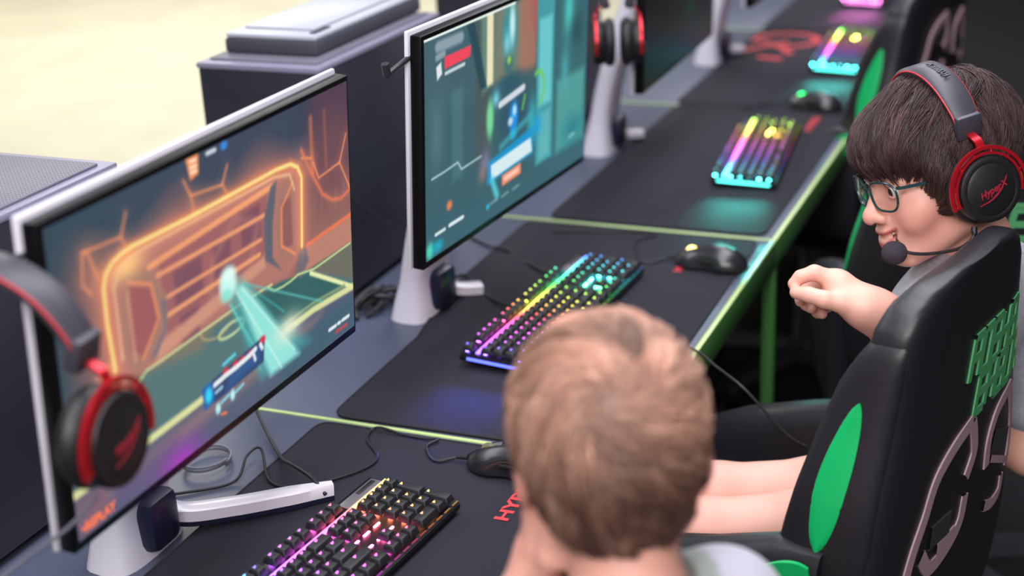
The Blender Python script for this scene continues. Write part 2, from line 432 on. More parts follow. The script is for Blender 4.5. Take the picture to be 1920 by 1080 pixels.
def arena():
    p = Paint(); p.c[:] = (62,72,92)
    p.mix(np.clip((.55-p.u)*1.6,0,1), (52,74,88)); p.mix(np.clip((p.u-.75)*3,0,1)*np.clip((p.v-.8)*6,0,1), (46,50,78))
    band = np.clip((.93-p.v+.04*np.sin(p.u*22))/.16,0,1); p.mix(band*.85*np.clip(p.u*9,0,1), (172,112,100))
    p.mix(np.clip((p.v-.45)*4,0,1)*np.clip((p.u-.8)*14,0,1)*.75, (96,66,80))
    for u in (.84,.87,.93,.965): p.seg([(u,.47),(u+.006,.62)], .008, (150,106,98), .008, .7)
    for u,k in ((.84,.8),(.845,.6),(.9,.5)): p.seg([(u,.72),(u,.93)], .014, (214,122,84), .02, k*.8)
    # low wall and floor
    p.poly([(.79,.46),(1,.475),(1,.36),(.76,.37)], (186,128,112), .01); p.seg([(.80,.462),(1,.472)], .016, (232,120,84), .008)
    p.poly([(0,.43),(.14,.50),(.19,.40),(.075,.32),(0,.27)], (205,146,120), .03)
    p.poly([(0,.28),(.075,.325),(.225,.395),(.7,.39),(.76,.365),(1,.357),(1,0),(0,0)], (80,116,118), .008)
    p.poly([(.18,.40),(.66,.41),(.45,.40),(.4,.34)], (128,118,98), .05, .9)
    p.poly([(.57,.40),(.70,.384),(.76,.364),(.82,.344),(.99,.182),(.82,.19),(.62,.185)], (52,98,98), .02)
    p.poly([(.82,.35),(1,.357),(1,.2)], (112,110,100), .01)
    # under the long yellow line
    p.poly([(0,.15),(.375,.157),(.62,.18),(.82,.188),(1,.165),(1,0),(0,0)], (82,94,116), .006)
    p.poly([(.0,.10),(.30,.13),(.66,.15),(.86,.16),(.8,.11),(.4,.075),(0,.04)], (140,116,118), .05, .8)
    p.poly([(0,.14),(.1,.145),(.08,0),(0,0)], (126,92,112), .05, .7); p.poly([(.72,.12),(1,.13),(1,0),(.66,0)], (62,96,112), .04, .8)
    p.poly([(.1,.1),(.3,.1),(.3,0),(.1,0)], (96,88,124), .06, .8); p.blob((.31,0),(.07,.07),(170,60,190),.85)
    # goal
    p.poly([(.14,.42),(.135,.74),(.165,.80),(.22,.82),(.77,.80),(.80,.72),(.785,.45),(.72,.39),(.6,.42),(.25,.39)], (176,118,108), .02)
    p.poly([(.29,.73),(.66,.74),(.64,.52),(.30,.47)], (158,98,100), .01)
    for u0,u1,v0,v1 in ((.33,.42,.52,.66),(.46,.52,.55,.67),(.56,.63,.6,.72),(.34,.40,.40,.5)): p.rect(u0,v0,u1,v1,(112,74,92),.02,.7)
    p.seg([(.46,.62),(.54,.72),(.62,.66),(.58,.5),(.48,.44),(.44,.52),(.46,.62)], .03, (186,128,116), .03, .45)
    for a,bq,w_ in (((.262,.722),(.679,.758),.022),((.282,.679),(.644,.671),.016),((.307,.591),(.629,.59),.014),((.30,.53),(.62,.54),.018)):
        p.seg([a,bq], w_, (240,160,112), .008, .95)
    p.poly([(.262,.455),(.64,.525),(.64,.48),(.26,.40)], (206,146,124), .02)
    p.poly([(.305,.60),(.27,.70),(.19,.745),(.17,.5),(.2,.41),(.255,.45),(.30,.5)], (164,122,108), .015)
    p.poly([(.20,.70),(.262,.655),(.275,.53),(.22,.45),(.19,.5)], (158,92,94), .012)
    p.seg([(.20,.71),(.262,.665),(.277,.54),(.222,.44)], .010, (240,142,96), .01); p.seg([(.195,.68),(.2,.45)], .014, (214,152,122), .012,.8)
    p.poly([(.285,.60),(.305,.585),(.30,.49),(.262,.42),(.24,.42),(.29,.5)], (128,112,118), .012)
    p.blob((.2,.765),(.05,.045),(250,200,128),.9)
    p.poly([(.675,.76),(.70,.77),(.675,.62),(.668,.5),(.70,.43),(.64,.505),(.645,.66)], (96,98,112), .012)
    p.poly([(.705,.76),(.765,.75),(.765,.46),(.70,.45),(.685,.6)], (168,118,106), .012); p.rect(.712,.5,.75,.68,(140,88,88),.012,.8)
    p.seg([(.76,.73),(.712,.66),(.705,.52),(.755,.46)], .010, (236,140,96), .008)
    p.poly([(.80,.47),(.81,.40),(.775,.35),(.755,.39),(.775,.47)], (112,104,112), .02)
    gp = [(.142,.46),(.133,.62),(.133,.735),(.142,.775),(.163,.80),(.19,.812),(.22,.816),(.39,.808),(.70,.808),(.755,.80),(.782,.775),(.796,.73),(.785,.47)]
    p.seg(gp, .030, (226,128,86), .03, .9, (.045,.26,(150,70,34))); p.seg(gp, .015, (252,226,140), .008)
    g2 = [(.165,.48),(.16,.72),(.185,.775),(.235,.79),(.69,.785),(.75,.765),(.765,.7)]; p.seg(g2, .009, (246,196,146), .01, .9)
    # glowing honeycomb lines
    o = (244,150,100); gl = (.028,.10,(160,70,30))
    for s_ in ([(.383,.937),(.403,.876),(.506,.857),(.527,.915)],[(.403,.876),(.41,.82)],[(.506,.857),(.52,.82)],[(.088,.876),(.192,.862),(.211,.93)],[(.192,.862),(.205,.82)],
               [(.088,.876),(.08,.78),(.1,.74)],[(.1,.87),(.12,.78)],[(.847,.758),(.866,.69),(.958,.703),(.99,.80)],[(.958,.703),(1,.58)],[(.80,.80),(.838,.78)]): p.seg(s_, .008, o, .008, .9, gl)
    p.seg([(.80,.83),(.83,.74),(.88,.62),(.92,.575),(.96,.56),(1,.575)], .014, (226,122,90), .012, .9, gl)
    # field lines
    lime = (206,226,158)
    p.seg([(.0,.275),(.07,.321),(.095,.33),(.16,.335),(.227,.395),(.275,.395),(.559,.407),(.66,.402)], .008, lime, .006)
    p.seg([(.648,.395),(.668,.372),(.70,.366),(.735,.366),(.765,.372),(.83,.352),(.993,.356)], .008, (196,222,150), .006)
    p.seg([(.816,.344),(.998,.17)], .018, (232,236,176), .008)
    p.seg([(.03,.30),(.075,.345)], .014, lime, .01,.8)
    p.seg([(0,.155),(.162,.157),(.375,.162),(.625,.186),(.82,.193),(.998,.17)], .028, (226,226,160), .012, .95)
    p.seg([(.62,.215),(.82,.22),(.96,.2)], .014, (150,170,120), .01,.8)
    an = np.linspace(0,6.28,30); p.seg([(.505+.045*math.cos(t),.34+.022*math.sin(t)) for t in an], .011, (190,214,160), .008)
    an = np.linspace(3.2,5.6,14); p.seg([(.46+.06*math.cos(t),.40+.055*math.sin(t)) for t in an], .006, (214,180,120), .008,.8)
    # ball with its trail
    p.poly([(.49,.50),(.545,.50),(.66,.27),(.80,.08),(.60,.07)], (70,170,170), .05, .7)
    p.poly([(.525,.48),(.56,.47),(.755,.06),(.635,.06)], (150,232,222), .03, .95)
    for a,bq,c_ in (((.53,.46),(.68,.06),(206,248,236)),((.55,.46),(.735,.09),(200,246,236)),((.51,.43),(.60,.11),(70,196,190)),((.56,.47),(.70,.27),(60,170,170)),((.56,.47),(.86,.2),(96,196,190)),((.505,.43),(.58,.22),(110,214,208))):
        p.seg([a,bq], .007, c_, .01, .85)
    p.blob((.715,.195),(.05,.05),(236,240,214),.9)
    p.blob((.503,.51),(.032,.062),(206,250,240),1.,6); p.blob((.495,.47),(.02,.025),(130,226,206),.8,4); p.blob((.51,.54),(.02,.02),(236,255,250),.8,3)
    # player card
    p.poly([(.39,.20),(.425,.205),(.435,.125),(.395,.115)], (24,96,170), .008); p.blob((.412,.16),(.013,.03),(40,214,250),1.,4)
    p.poly([(.428,.205),(.615,.23),(.622,.225),(.612,.135),(.43,.118)], (46,66,110), .008); p.poly([(.50,.20),(.60,.215),(.60,.15),(.47,.13)], (40,98,160), .03, .7)
    for u in (.475,.51,.535,.565,.613): p.blob((u,.20+.02*(u>.6)),(.012,.016),(232,44,66),.95,4)
    p.seg([(.435,.182),(.475,.188),(.515,.19),(.56,.196),(.585,.205)], .020, (226,236,240), .006); p.seg([(.575,.2),(.582,.165)], .014, (226,236,240), .006); p.seg([(.604,.208),(.61,.19)], .018, (226,236,240), .006)
    p.seg([(.436,.152),(.458,.155)], .014, (150,190,214), .006); p.seg([(.468,.232),(.51,.24)], .013, (96,206,226), .006)
    for u in (.44,.493): p.blob((u,.088+.01*(u>.46)),(.009,.022),(186,244,250),1.,4); p.seg([(u+.012,.1),(u+.04,.108)], .012, (130,206,224), .006)
    p.seg([(.45,.058),(.467,.05)], .009, (244,130,70), .006)
    # score plate, lower right hints
    p.poly([(.395,1),(.435,1),(.432,.935),(.405,.925)], (244,150,90), .008); 
    for v in (.985,.965,.948): p.seg([(.408,v),(.426,v)], .009, (255,236,214), .005)
    p.seg([(.463,.985),(.49,.985)], .014, (214,226,232), .008); p.blob((.52,.985),(.012,.016),(60,140,230),1.,4)
    for a,bq in ((.885,.915),(.925,.935),(.945,.975)): p.seg([(a,.062),(bq,.06)], .015, (222,230,232), .006)
    p.seg([(.915,.033),(.965,.03)], .015, (196,72,78), .01,.9)
    return p
def lobby():
    p = Paint(); p.c[:] = (64,92,102); p.mix(np.clip(1-p.v*1.3,0,1), (58,98,110)); p.mix(np.clip((p.v-.6)*2,0,1)*np.clip((.25-p.u)*6,0,1), (72,96,108))
    p.rect(0,.62,.28,1,(70,104,116),.06,.6); p.rect(.27,.3,.36,1,(78,88,88),.05,.8)
    p.poly([(.30,1),(.38,1),(.39,.66),(.31,.64)], (104,140,124), .04, .9); p.rect(.335,.66,.372,1,(236,228,190),.02)
    p.poly([(.22,1),(.262,1),(.335,.66),(.30,.66)], (40,72,84), .02,.9)
    p.rect(.38,.62,.63,1,(128,130,112),.05,.9); p.rect(.53,.62,.64,1,(166,116,100),.05,.9); p.blob((.63,1),(.04,.2),(170,92,92),.8)
    p.rect(.36,.1,.64,.64,(60,96,104),.06,.9)
    p.blob((.06,.55),(.04,.16),(92,132,138),.6); p.rect(.14,.3,.2,.72,(84,128,136),.04,.55)
    # tall lit panels
    p.rect(.645,.12,.76,.98,(70,158,166),.02,.95); p.rect(.66,.42,.745,.86,(112,204,210),.03,.9); p.rect(.665,.14,.74,.38,(104,184,186),.03,.8)
    p.rect(.765,.1,1,1,(58,104,112),.012); p.rect(.785,.12,.985,.5,(86,166,160),.05,.85); p.blob((.86,.84),(.035,.14),(84,206,196),.9); p.blob((.84,.55),(.03,.1),(86,180,186),.7); p.blob((.92,.72),(.05,.08),(44,76,86),.8)
    p.blob((.91,.2),(.08,.08),(40,128,140),.8); p.rect(.83,.985,.96,1,(214,232,226),.02); p.seg([(.83,.965),(.9,.97)], .03, (206,224,224), .02,.8)
    # abstract glowing column in the middle
    p.blob((.47,.87),(.045,.13),(46,150,164),.95,3); p.blob((.485,.90),(.018,.1),(206,242,244),.95,3); p.blob((.455,.82),(.02,.05),(150,222,230),.8)
    p.blob((.465,.72),(.028,.04),(52,110,118),.9,3); p.blob((.467,.735),(.012,.02),(160,214,76),.95,3); p.blob((.47,.63),(.085,.05),(44,88,104),.9,3)
    p.blob((.39,.58),(.022,.04),(124,214,232),.9); p.blob((.50,.45),(.09,.12),(48,84,108),.9,4); p.blob((.355,.50),(.02,.09),(120,226,190),.95,4); p.blob((.355,.49),(.024,.1),(130,214,110),.4,4)
    an = np.linspace(-1.2,2.0,14); p.seg([(.655+.04*math.cos(t),.52+.085*math.sin(t)) for t in an], .022, (110,206,86), .02,.95); p.seg([(.555,.46),(.57,.52)], .016, (104,196,70), .012)
    p.blob((.62,.36),(.03,.13),(58,172,184),.9,3); p.blob((.5,.44),(.028,.085),(30,150,240),.95,4); p.blob((.505,.475),(.013,.03),(186,232,250),.95,4); p.blob((.48,.43),(.016,.022),(206,226,236),.95,4); p.blob((.497,.36),(.02,.03),(20,178,232),.9,4)
    p.seg([(.415,.54),(.56,.565)], .034, (212,218,226), .01)
    # title block
    p.seg([(.07,.945),(.19,.945)], .05, (150,166,176), .02,.9); p.seg([(.065,.9),(.10,.905)], .03, (150,166,176), .014,.9)
    p.poly([(.103,.89),(.245,.89),(.24,.84),(.103,.835)], (238,74,92), .008); p.poly([(.06,.86),(.085,.875),(.09,.82),(.065,.80)], (226,234,236), .012); p.seg([(.108,.815),(.208,.818)], .016, (200,216,220), .008)
    p.seg([(.0,.995),(.5,.995)], .012, (236,250,240), .006)
    # lower banners
    p.poly([(.345,.29),(.62,.34),(.63,.2),(.34,.18)], (24,150,206), .02,.95); p.poly([(.362,.268),(.612,.288),(.622,.212),(.365,.195)], (216,236,240), .01)
    p.blob((.655,.33),(.03,.05),(28,160,220),.9); p.seg([(.37,.19),(.40,.1)], .04, (90,206,224), .03,.9)
    p.seg([(.42,.33),(.60,.40)], .03, (70,184,196), .03,.7)
    p.poly([(.43,.182),(.548,.188),(.55,.135),(.432,.128)], (244,142,110), .008); p.seg([(.45,.157),(.53,.162)], .022, (252,206,184), .012)
    p.seg([(.033,.37),(.1,.372),(.172,.379),(.192,.337),(.304,.343)], .010, (176,208,214), .006,.9); p.blob((.125,.2),(.016,.024),(236,132,86),.95,4); p.blob((.33,.3),(.03,.06),(150,140,190),.6); p.blob((.31,.25),(.02,.04),(180,126,106),.6)
    p.seg([(.05,.1),(.10,.1)], .016, (214,228,230), .006); p.seg([(.125,.103),(.2,.102)], .018, (226,236,238), .006)
    p.blob((.02,.04),(.02,.04),(80,224,190),.95,3); p.blob((.06,.04),(.03,.03),(30,170,200),.9,3); p.blob((.345,.07),(.01,.016),(40,180,220),1.,4)
    for a,bq in ((.36,.40),(.43,.47),(.50,.54)): p.seg([(a,.075),(bq,.08)], .012, (130,170,180), .008,.8)
    p.seg([(.885,.16),(.92,.165)], .02, (150,206,206), .012,.7)
    return p
def dim():
    p = Paint(120,72); p.c[:] = (10,14,20); p.blob((.45,.75),(.12,.3),(14,58,28),.7); p.blob((.62,.3),(.1,.12),(12,64,44),.7); p.blob((.9,.7),(.08,.3),(30,26,28),.8); p.blob((.75,.15),(.25,.1),(20,44,66),.6)  # dark screen; its faint green reflections are painted in as glow
    return p

# ================================================================ monitors
m_scr = mat_glow_attr('lit screen', strength=1.0); m_scr.node_tree.nodes['Principled BSDF'].inputs['Roughness'].default_value = .35
m_bez = mat('black bezel', (8,8,11), .38, spec=.3); m_shell = mat('white monitor shell', (222,218,230), .35, coat=.2)
m_navy = mat('dark navy plastic', (26,28,52), .35); m_silver = mat('pale silver arm', (224,220,230), .28, coat=.3)
m_hook = mat('dark grey rod', (46,46,52), .35)
MW, MH = .548, .325
def monitor(label, o, tilt, yaw, paint, lift=0., arm_n=30, hook=(0,0)):
    a = Vector((-math.sin(yaw),math.cos(yaw),0)); root = Vector((o[0],o[1],0))+a*MW/2
    t = thing('gaming_monitor', label, 'monitor', (root.x,root.y,D), yaw, 'gaming monitors'); zb = o[2]
    st, ct = math.sin(tilt), math.cos(tilt); H = Matrix(((ct,0,-st,0),(0,1,0,0),(st,0,ct,zb),(0,0,0,1)))   # local x out of the screen, z up the screen
    b = MB(); b.box((-.0175,-MW/2,0),(0,MW/2,MH),.0025,0,H); b.build('bezel', m_bez, t)
    b = MB(); b.box((-.0245,-MW/2-.003,-.001),(-.018,MW/2+.003,MH+.005),.0025,0,H); b.box((-.05,-.17,.05),(-.024,.17,.26),.012,0,H); b.box((-.031,-.25,.015),(-.0235,.25,.309),.003,0,H)
    b.build('back_shell', m_shell, t)
    p = paint(); W_, H_ = p.W, p.H; gy = np.linspace(-MW/2+.006,MW/2-.006,W_); gv = np.linspace(.011,MH-.006,H_)
    Yg, Vg = np.meshgrid(gy, gv); V = np.stack([np.full(Yg.size,.0007),Yg.ravel(),Vg.ravel()],1); A = np.array(H); V = V@A[:3,:3].T+A[:3,3]
    i, j = np.meshgrid(np.arange(H_-1),np.arange(W_-1),indexing='ij'); q = (i*W_+j).ravel(); F = np.stack([q,q+1,q+W_+1,q+W_],1)
    mesh_fast('screen', V, F, m_scr, t, p.out(), False)
    # stand: column flared at the foot, hub, one visible arm of the foot, headset hook
    b = MB(); k = 14; P = []; prof = []
    for s in np.linspace(0,1,k):
        z = .0+.385*s; wy = .055+.012*math.exp(-((s)/.1)**2)-.012*s; wx = .024+.012*math.exp(-(s/.1)**2)-.004*s
        P.append((-.185+.10*s**1.6, .03, z)); an = np.linspace(0,2*PI,24,endpoint=False)
        prof.append([(wy*abs(math.cos(q))**.55*math.copysign(1,math.cos(q)), wx*abs(math.sin(q))**.55*math.copysign(1,math.sin(q))) for q in an])
    b.sweep(P, prof, [(1,0,0)]*k); b.box((-.075,-.02,.30),(-.045,.08,.40),.012)
    # groove down the column front
    b.build('stand_column', m_shell, t)
    b = MB(); b.box((-.172,.004,.010),(-.134,.060,.078),.012); b.build('stand_hub', m_navy, t)
    b = MB(); pts = spline([(-.176,.058,.11),(-.168,.064,.055),(-.152,.076,.026),(-.105,.118,.0185),(-.05,.168,.0165),(-.012,.203,.0145)],30)+np.array([0,0,lift])
    tt = np.linspace(0,1,30); wv = np.interp(tt,[0,.25,.8,1],[.011,.014,.012,.006])
    pts = pts[:arm_n]; wv = wv[:arm_n]; tt = tt[:arm_n]
    b.sweep(pts, [[(-w_,-.008),(w_,-.008),(w_,.0055),(w_*.8,.0075),(-w_*.8,.0075),(-w_,.0055)] for w_ in wv], [Vector((.6,-.5,.2)).lerp(Vector((0,0,1)),min(1,max(0,(q-.15)*4))) for q in tt])
    arm = b.build('stand_arm', [m_silver], t)
    b = MB(); b.sweep(pts[8:]-np.array([0,0,.0118]), [[(-w_*.96,-.003),(w_*.96,-.003),(w_*.96,.0045),(-w_*.96,.0045)] for w_ in wv[8:]], [(0,0,1)]*len(pts[8:])); b.build('underside', m_navy, arm)
    b = MB(); zh = MH-.03; A3 = H @ Vector((-.02,-MW/2+.004,zh)); B3 = H @ Vector((-.022+hook[0],-MW/2-.05,zh-.012+hook[1])); C3 = H @ Vector((-.022+hook[0]*1.1,-MW/2-.054,zh+hook[1]))
    b.tube([A3,B3], .0038, 10); b.tube([B3,C3+Vector((0,0,.004))], .0055, 10); b.build('headset_hook', m_hook, t)
    return t
mon1 = monitor('monitor nearest the camera, showing an orange glowing goal and a teal ball trail', (-.298,-.676,.202), -.058, -.005, arena, .0045)
m_rep = mat('orange screen letters', (20,10,8), .4, emit=(255,120,66), estr=1.1)
H1 = Matrix(((math.cos(-.058),0,-math.sin(-.058),0),(0,1,0,0),(math.sin(-.058),0,math.cos(-.058),.202),(0,0,0,1)))
R_ = Matrix(((0,0,1,0),(1,0,0,0),(0,1,0,0),(0,0,0,1)))
text_mesh('screen_caption', '\u2022REPLAY', .0135, m_rep, mon1, H1 @ Matrix.Translation((.0012,-MW/2+.011,.0165)) @ R_, .0001, bold=.0004)
mon2 = monitor('monitor showing a teal lobby with a red title box and orange button', (-.309,.094,.199), -.062, -.067, lobby, 0, 17)
mon3 = monitor('monitor with a nearly black screen, third along the row', (-.305,1.065,.205), -.03, .02, dim, 0, 17, (-.018,-.024))
mon4 = monitor('farthest monitor, dark, beyond the nearly black screen', (-.305,1.93,.205), -.03, .0, dim, 0, 17)
mon5 = None

# ================================================================ computer towers behind the monitors
m_case = mat('black case steel', (44,43,54), .38, noise=(5,(37,37,47),.5)); m_rim = mat('grey case rim', (128,124,146), .4)
def mesh_top(name):
    m = mat(name, (84,84,98), .5)
    nt = m.node_tree; N = nt.nodes.new; L = nt.links.new; b = nt.nodes['Principled BSDF']
    tc = N('ShaderNodeTexCoord'); mp = N('ShaderNodeMapping'); mp.inputs['Scale'].default_value = (180,180,180); L(tc.outputs['Object'], mp.inputs[0])
    v = N('ShaderNodeTexVoronoi'); v.inputs['Randomness'].default_value = 0; v.inputs['Scale'].default_value = 1; L(mp.outputs[0], v.inputs['Vector'])
    r = N('ShaderNodeMapRange'); r.inputs['From Min'].default_value = .30; r.inputs['From Max'].default_value = .40; L(v.outputs['Distance'], r.inputs['Value'])
    mx = N('ShaderNodeMix'); mx.data_type = 'RGBA'; L(r.outputs['Result'], mx.inputs['Factor'])
    mx.inputs[6].default_value = (*lin((26,26,32)),1); mx.inputs[7].default_value = (*lin((112,110,124)),1); L(mx.outputs[2], b.inputs['Base Color'])
    return m
m_mesh = mesh_top('perforated case lid')
def tower(label, y0, y1, x1=-.6, ht=.402):
    cy = (y0+y1)/2; t = thing('computer_tower', label, 'computer', (x1-.11,cy,D), 0, 'computer towers behind the monitors'); h = (y1-y0)/2
    b = MB(); b.box((-.11,-h,.012),(.11,h,ht),.008); b.build('case_body', m_case, t)
    b = MB(); b.box((-.111,-h-.001,ht-.006),(.111,h+.001,ht+.004),.003); b.build('top_rim', m_rim, t)
    b = MB(); b.box((-.098,-h+.02,ht+.0035),(.098,h-.02,ht+.008),.002); b.build('vent_lid', m_mesh, t)
    for sx in (-.09,.09):
        for sy in (-h+.03,h-.03):
            b = MB(); b.cyl((sx,sy,0),(sx,sy,.0125),.014); b.build('foot', m_black, t)
    b = MB(); b.cyl((.07,-h-.0005,ht-.05),(.07,-h-.003,ht-.05),.008); b.build('power_button', m_rim, t)
    return t
tower('black computer tower with perforated lid, behind the monitor showing the goal', -.60,-.155)
tower('black computer tower behind the teal lobby monitor, carrying a flat grey box', .355,.80)
tower('black computer tower behind the nearly black screen', 1.24,1.68)
# flat box lying on the second tower
m_gbox = mat('grey box plastic', (168,172,182), .4); m_gdk = mat('dark grey box side', (64,66,76), .5)
t = thing('flat_console', 'flat grey device with a pale ridged lid lying on a black computer tower', 'console', (-.715,.60,D+.4105))
b = MB(); b.box((-.085,-.19,0),(.085,.19,.024),.005); b.build('case_body', m_gdk, t)
b = MB(); b.box((-.083,-.188,.0235),(.083,.188,.032),.004); b.box((-.07,-.15,.0315),(.06,.165,.036),.003); b.build('lid', m_gbox, t)
b = MB()
for i in range(9): b.box((.062,-.17+i*.006,.0318),(.074,-.167+i*.006,.0345),.0008)
b.build('vent_ridge', m_gdk, t)
# ================================================================ keyboards
import colorsys
m_kb = mat('black keyboard plate', (30,29,33), .38, metal=.6); m_cap = mat('black keycap', (26,26,30), .48)
m_led = mat_glow_object('key light', 14.0); m_leg = mat_glow_object('lit key legend', 5.0)
m_plate = mat('brushed keyboard plate', (120,116,122), .35, metal=.5); m_dkp = mat('keyboard dark plastic', (14,14,17), .45)
U = .01905
ROWX = [-.0542,-.0245,-.00545,.0136,.03265,.0517]
ROWS = [
 [('k',1),('g',1),('k',1),('k',1),('k',1),('k',1),('g',.5),('k',1),('k',1),('k',1),('k',1),('g',.5),('k',1),('k',1),('k',1),('k',1),('g',.34),('k',1),('k',1),('k',1)],
 [('k',1)]*13+[('backspace_key',2),('g',.34)]+[('k',1)]*3+[('g',.34)]+[('k',1)]*4,
 [('tab_key',1.5)]+[('k',1)]*12+[('backslash_key',1.5),('g',.34)]+[('k',1)]*3+[('g',.34)]+[('k',1)]*3+[('T',1)],
 [('caps_key',1.75)]+[('k',1)]*11+[('enter_key',2.25),('g',.34),('g',3),('g',.34)]+[('k',1)]*3,
 [('shift_key',2.25)]+[('k',1)]*10+[('shift_key',2.75),('g',.34),('g',1),('k',1),('g',1),('g',.34)]+[('k',1)]*3+[('T',1)],
 [('modifier_key',1.25)]*3+[('space_bar',6.25)]+[('modifier_key',1.25)]*4+[('g',.34)]+[('k',1)]*3+[('g',.34),('numpad_zero_key',2),('k',1)]]
def keycap(wu, du=1., seam=0):
    b = MB(); w_, d_ = U*wu-.0011, U*du-.0011; h = .0088; ti = .0027
    lo = [(-d_/2,-w_/2),(d_/2,-w_/2),(d_/2,w_/2),(-d_/2,w_/2)]; hi = [(-d_/2+ti*.7,-w_/2+ti),(d_/2-ti*1.3,-w_/2+ti),(d_/2-ti*1.3,w_/2-ti),(-d_/2+ti*.7,w_/2-ti)]
    bm = bmesh.new(); A = [bm.verts.new((x,y,0)) for x,y in lo]; B = [bm.verts.new((x,y,h)) for x,y in hi]
    bm.faces.new(A[::-1]); bm.faces.new(B)
    for i in range(4): bm.faces.new([A[i],A[(i+1)%4],B[(i+1)%4],B[i]])
    bmesh.ops.bevel(bm, geom=[e for e in bm.edges], offset=.0012, segments=2, profile=.5, affect='EDGES'); b.bm(bm, 0)
    # lit legend strokes near the back edge of the cap
    z = h+.00012; y0 = -min(.0030,w_*.2); x0 = -d_/2+ti*.7+.0022
    for (a,c,p,q) in ((0,.0010,0,.0050),(.0014,.0024,.0004,.0036),(0,.0034,.0,.0011)):
        b.add([(x0+a,y0+p,z),(x0+c,y0+p,z),(x0+c,y0+q,z),(x0+a,y0+q,z)], [[0,1,2,3]], 1, False)
    return b
CAPS = {}
def cap_mesh(wu, du=1.):
    k = (wu, du)
    if k not in CAPS:
        o = keycap(wu, du).build('key', [m_cap, m_leg]); CAPS[k] = o.data; COL.objects.unlink(o); bpy.data.objects.remove(o)
    return CAPS[k]
def keyboard(label, x, y, rz, hue, val=1., tilt=.052, keys=True, gain=1.):
    t = thing('mechanical_keyboard', label, 'keyboard', (x,y,D+.0047), rz, 'backlit keyboards along the row')
    T = Matrix.Rotation(tilt,4,'Y') @ Matrix.Translation((0,0,0)); zc = .0665*math.sin(tilt)+.004
    T = Matrix.Translation((0,0,zc)) @ T; PT = .0105                       # plate top in tilted space
    b = MB(); b.box((-.0655,-.221,0),(.0655,.221,PT-.001),.003,0,T); b.build('case_body', m_dkp, t)
    b = MB(); b.box((-.064,-.2195,PT-.0015),(.064,.2195,PT),.0012,0,T); b.build('top_plate', m_kb, t)
    b = MB()
    for sy in (-.19,.19): b.box((-.062,sy-.014,-.0075),(-.05,sy+.014,.001),.001,0,T)
    b.build('rear_foot', m_dkp, t)
    b = MB(); b.box((-.060,.142,PT-.0005),(-.041,.217,PT+.0012),.0008,0,T); b.build('indicator_panel', m_plate, t)
    b = MB(); b.box((-.057,.176,PT+.001),(-.051,.212,PT+.0018),.0003,0,T); b.build('indicator_window', m_dkp, t)
    led = MB(); lc = []; nk = 0; allk = MB()
    def colour(yy, k=1.):
        c = hue((yy+.216)/.432); return [v*k for v in c]
    def addled(xx, yy, k=1., sx=.0024, sy=.0024, zz=.0022):
        led.box((xx-sx,yy-sy,PT+.0003),(xx+sx,yy+sy,PT+zz),0,0,T); c = colour(yy,k)
        # the bevel-less box has eight corners
        lc.extend([c]*8)
    for r,row in enumerate(ROWS):
        yy = -.216
        for kind,wu in row:
            if kind == 'g': yy += wu*U; continue
            cy = yy+wu*U/2; yy += wu*U; cx = ROWX[r]; du = 1.
            if kind == 'T': du = 2.; cx += U/2; 
            if r == 3 and cy > .16 and kind == 'k' and False: continue
            nm = {'k':'key','T':'numpad_tall_key'}.get(kind, kind)
            if keys:
                o = bpy.data.objects.new(nm, cap_mesh(wu,du)); COL.objects.link(o); o.parent = t
                o.matrix_local = T @ Matrix.Translation((cx,cy,PT+.0042)); c = colour(cy); o.color = (*c,1)
            addled(cx-.0035,cy,1. if r else .9)
            if wu > 2: addled(cx-.0035,cy-wu*U*.3); addled(cx-.0035,cy+wu*U*.3)
    # stem of every switch: shared dark part under the caps
    for yy in np.arange(-.205,.215,.0127):                                  # added glow strip, stands in for key light scattered between function and number rows
        addled(-.0395,yy,.20,.0030,.0064,.0030)
    for xx in (.0045,.0235): 
        for yy in (.082,.105,.127): addled(xx,yy,1.0,.0013,.006,.0016)
    for yy in np.arange(-.205,.215,.019): addled(.0618,yy,.016,.0008,.0062,.0012)   # lit slots along the front edge
    ob = led.build('backlight', m_led, t, cols=np.array(lc)*gain)
    b = MB(); b.box((-.052,-.2222,.0035),(.052,-.2206,.0075),0,0,T); c = colour(-.216); el = b.build('end_light', m_end, t); el.color = (*[v*gain for v in c],1)
    ld = bpy.data.lights.new('end_lamp', 'AREA'); ld.shape = 'RECTANGLE'; ld.size = .11; ld.size_y = .004; ld.energy = val*.05; ld.color = c; ld.spread = math.radians(40)
    lo_ = bpy.data.objects.new('end_lamp', ld); COL.objects.link(lo_); lo_.parent = t
    lo_.location = (0,-.2245,.030); lo_.rotation_euler = Vector((0,-.1,-.022)).to_track_quat('-Z','Y').to_euler()
    return t
m_end = mat_glow_object('keyboard end light', 3.)
m_ledattr = mat_glow_attr('key backlight', strength=26.); m_led = m_ledattr
def hsv(h, s=.85, v=1.): return colorsys.hsv_to_rgb(h%1, s, v)
def wave(a, b_, s=.85): return lambda q: hsv(a+b_*q, s)
K1 = keyboard('keyboard lit blue to red beside the word on the nearest mat', -.226,-.396,-.089, lambda q: hsv(float(np.interp(q,[0,.3,.4,.5,.6,.7,.76,.86,1],[.47,.53,.62,.75,.83,.91,.97,1.03,1.08])),.88))
K2 = keyboard('full rainbow-lit keyboard partly covered by the fair-haired head', -.244,.425,-.042, wave(.66,.98,.9))
K3 = keyboard('cyan-fronted keyboard with a yellow glow, on the mat behind the rainbow one', -.150,1.366,.103, wave(.48,.80,.9), gain=1.3)
K4 = keyboard('keyboard with cyan front row beside the big red emblem', -.150,2.34,.06, wave(.48,.85,.9), gain=1.5)
K5 = keyboard('farthest keyboard, glowing pink all over', -.235,3.22,.05, lambda q: hsv(.88+.04*q,.75), gain=1.5)

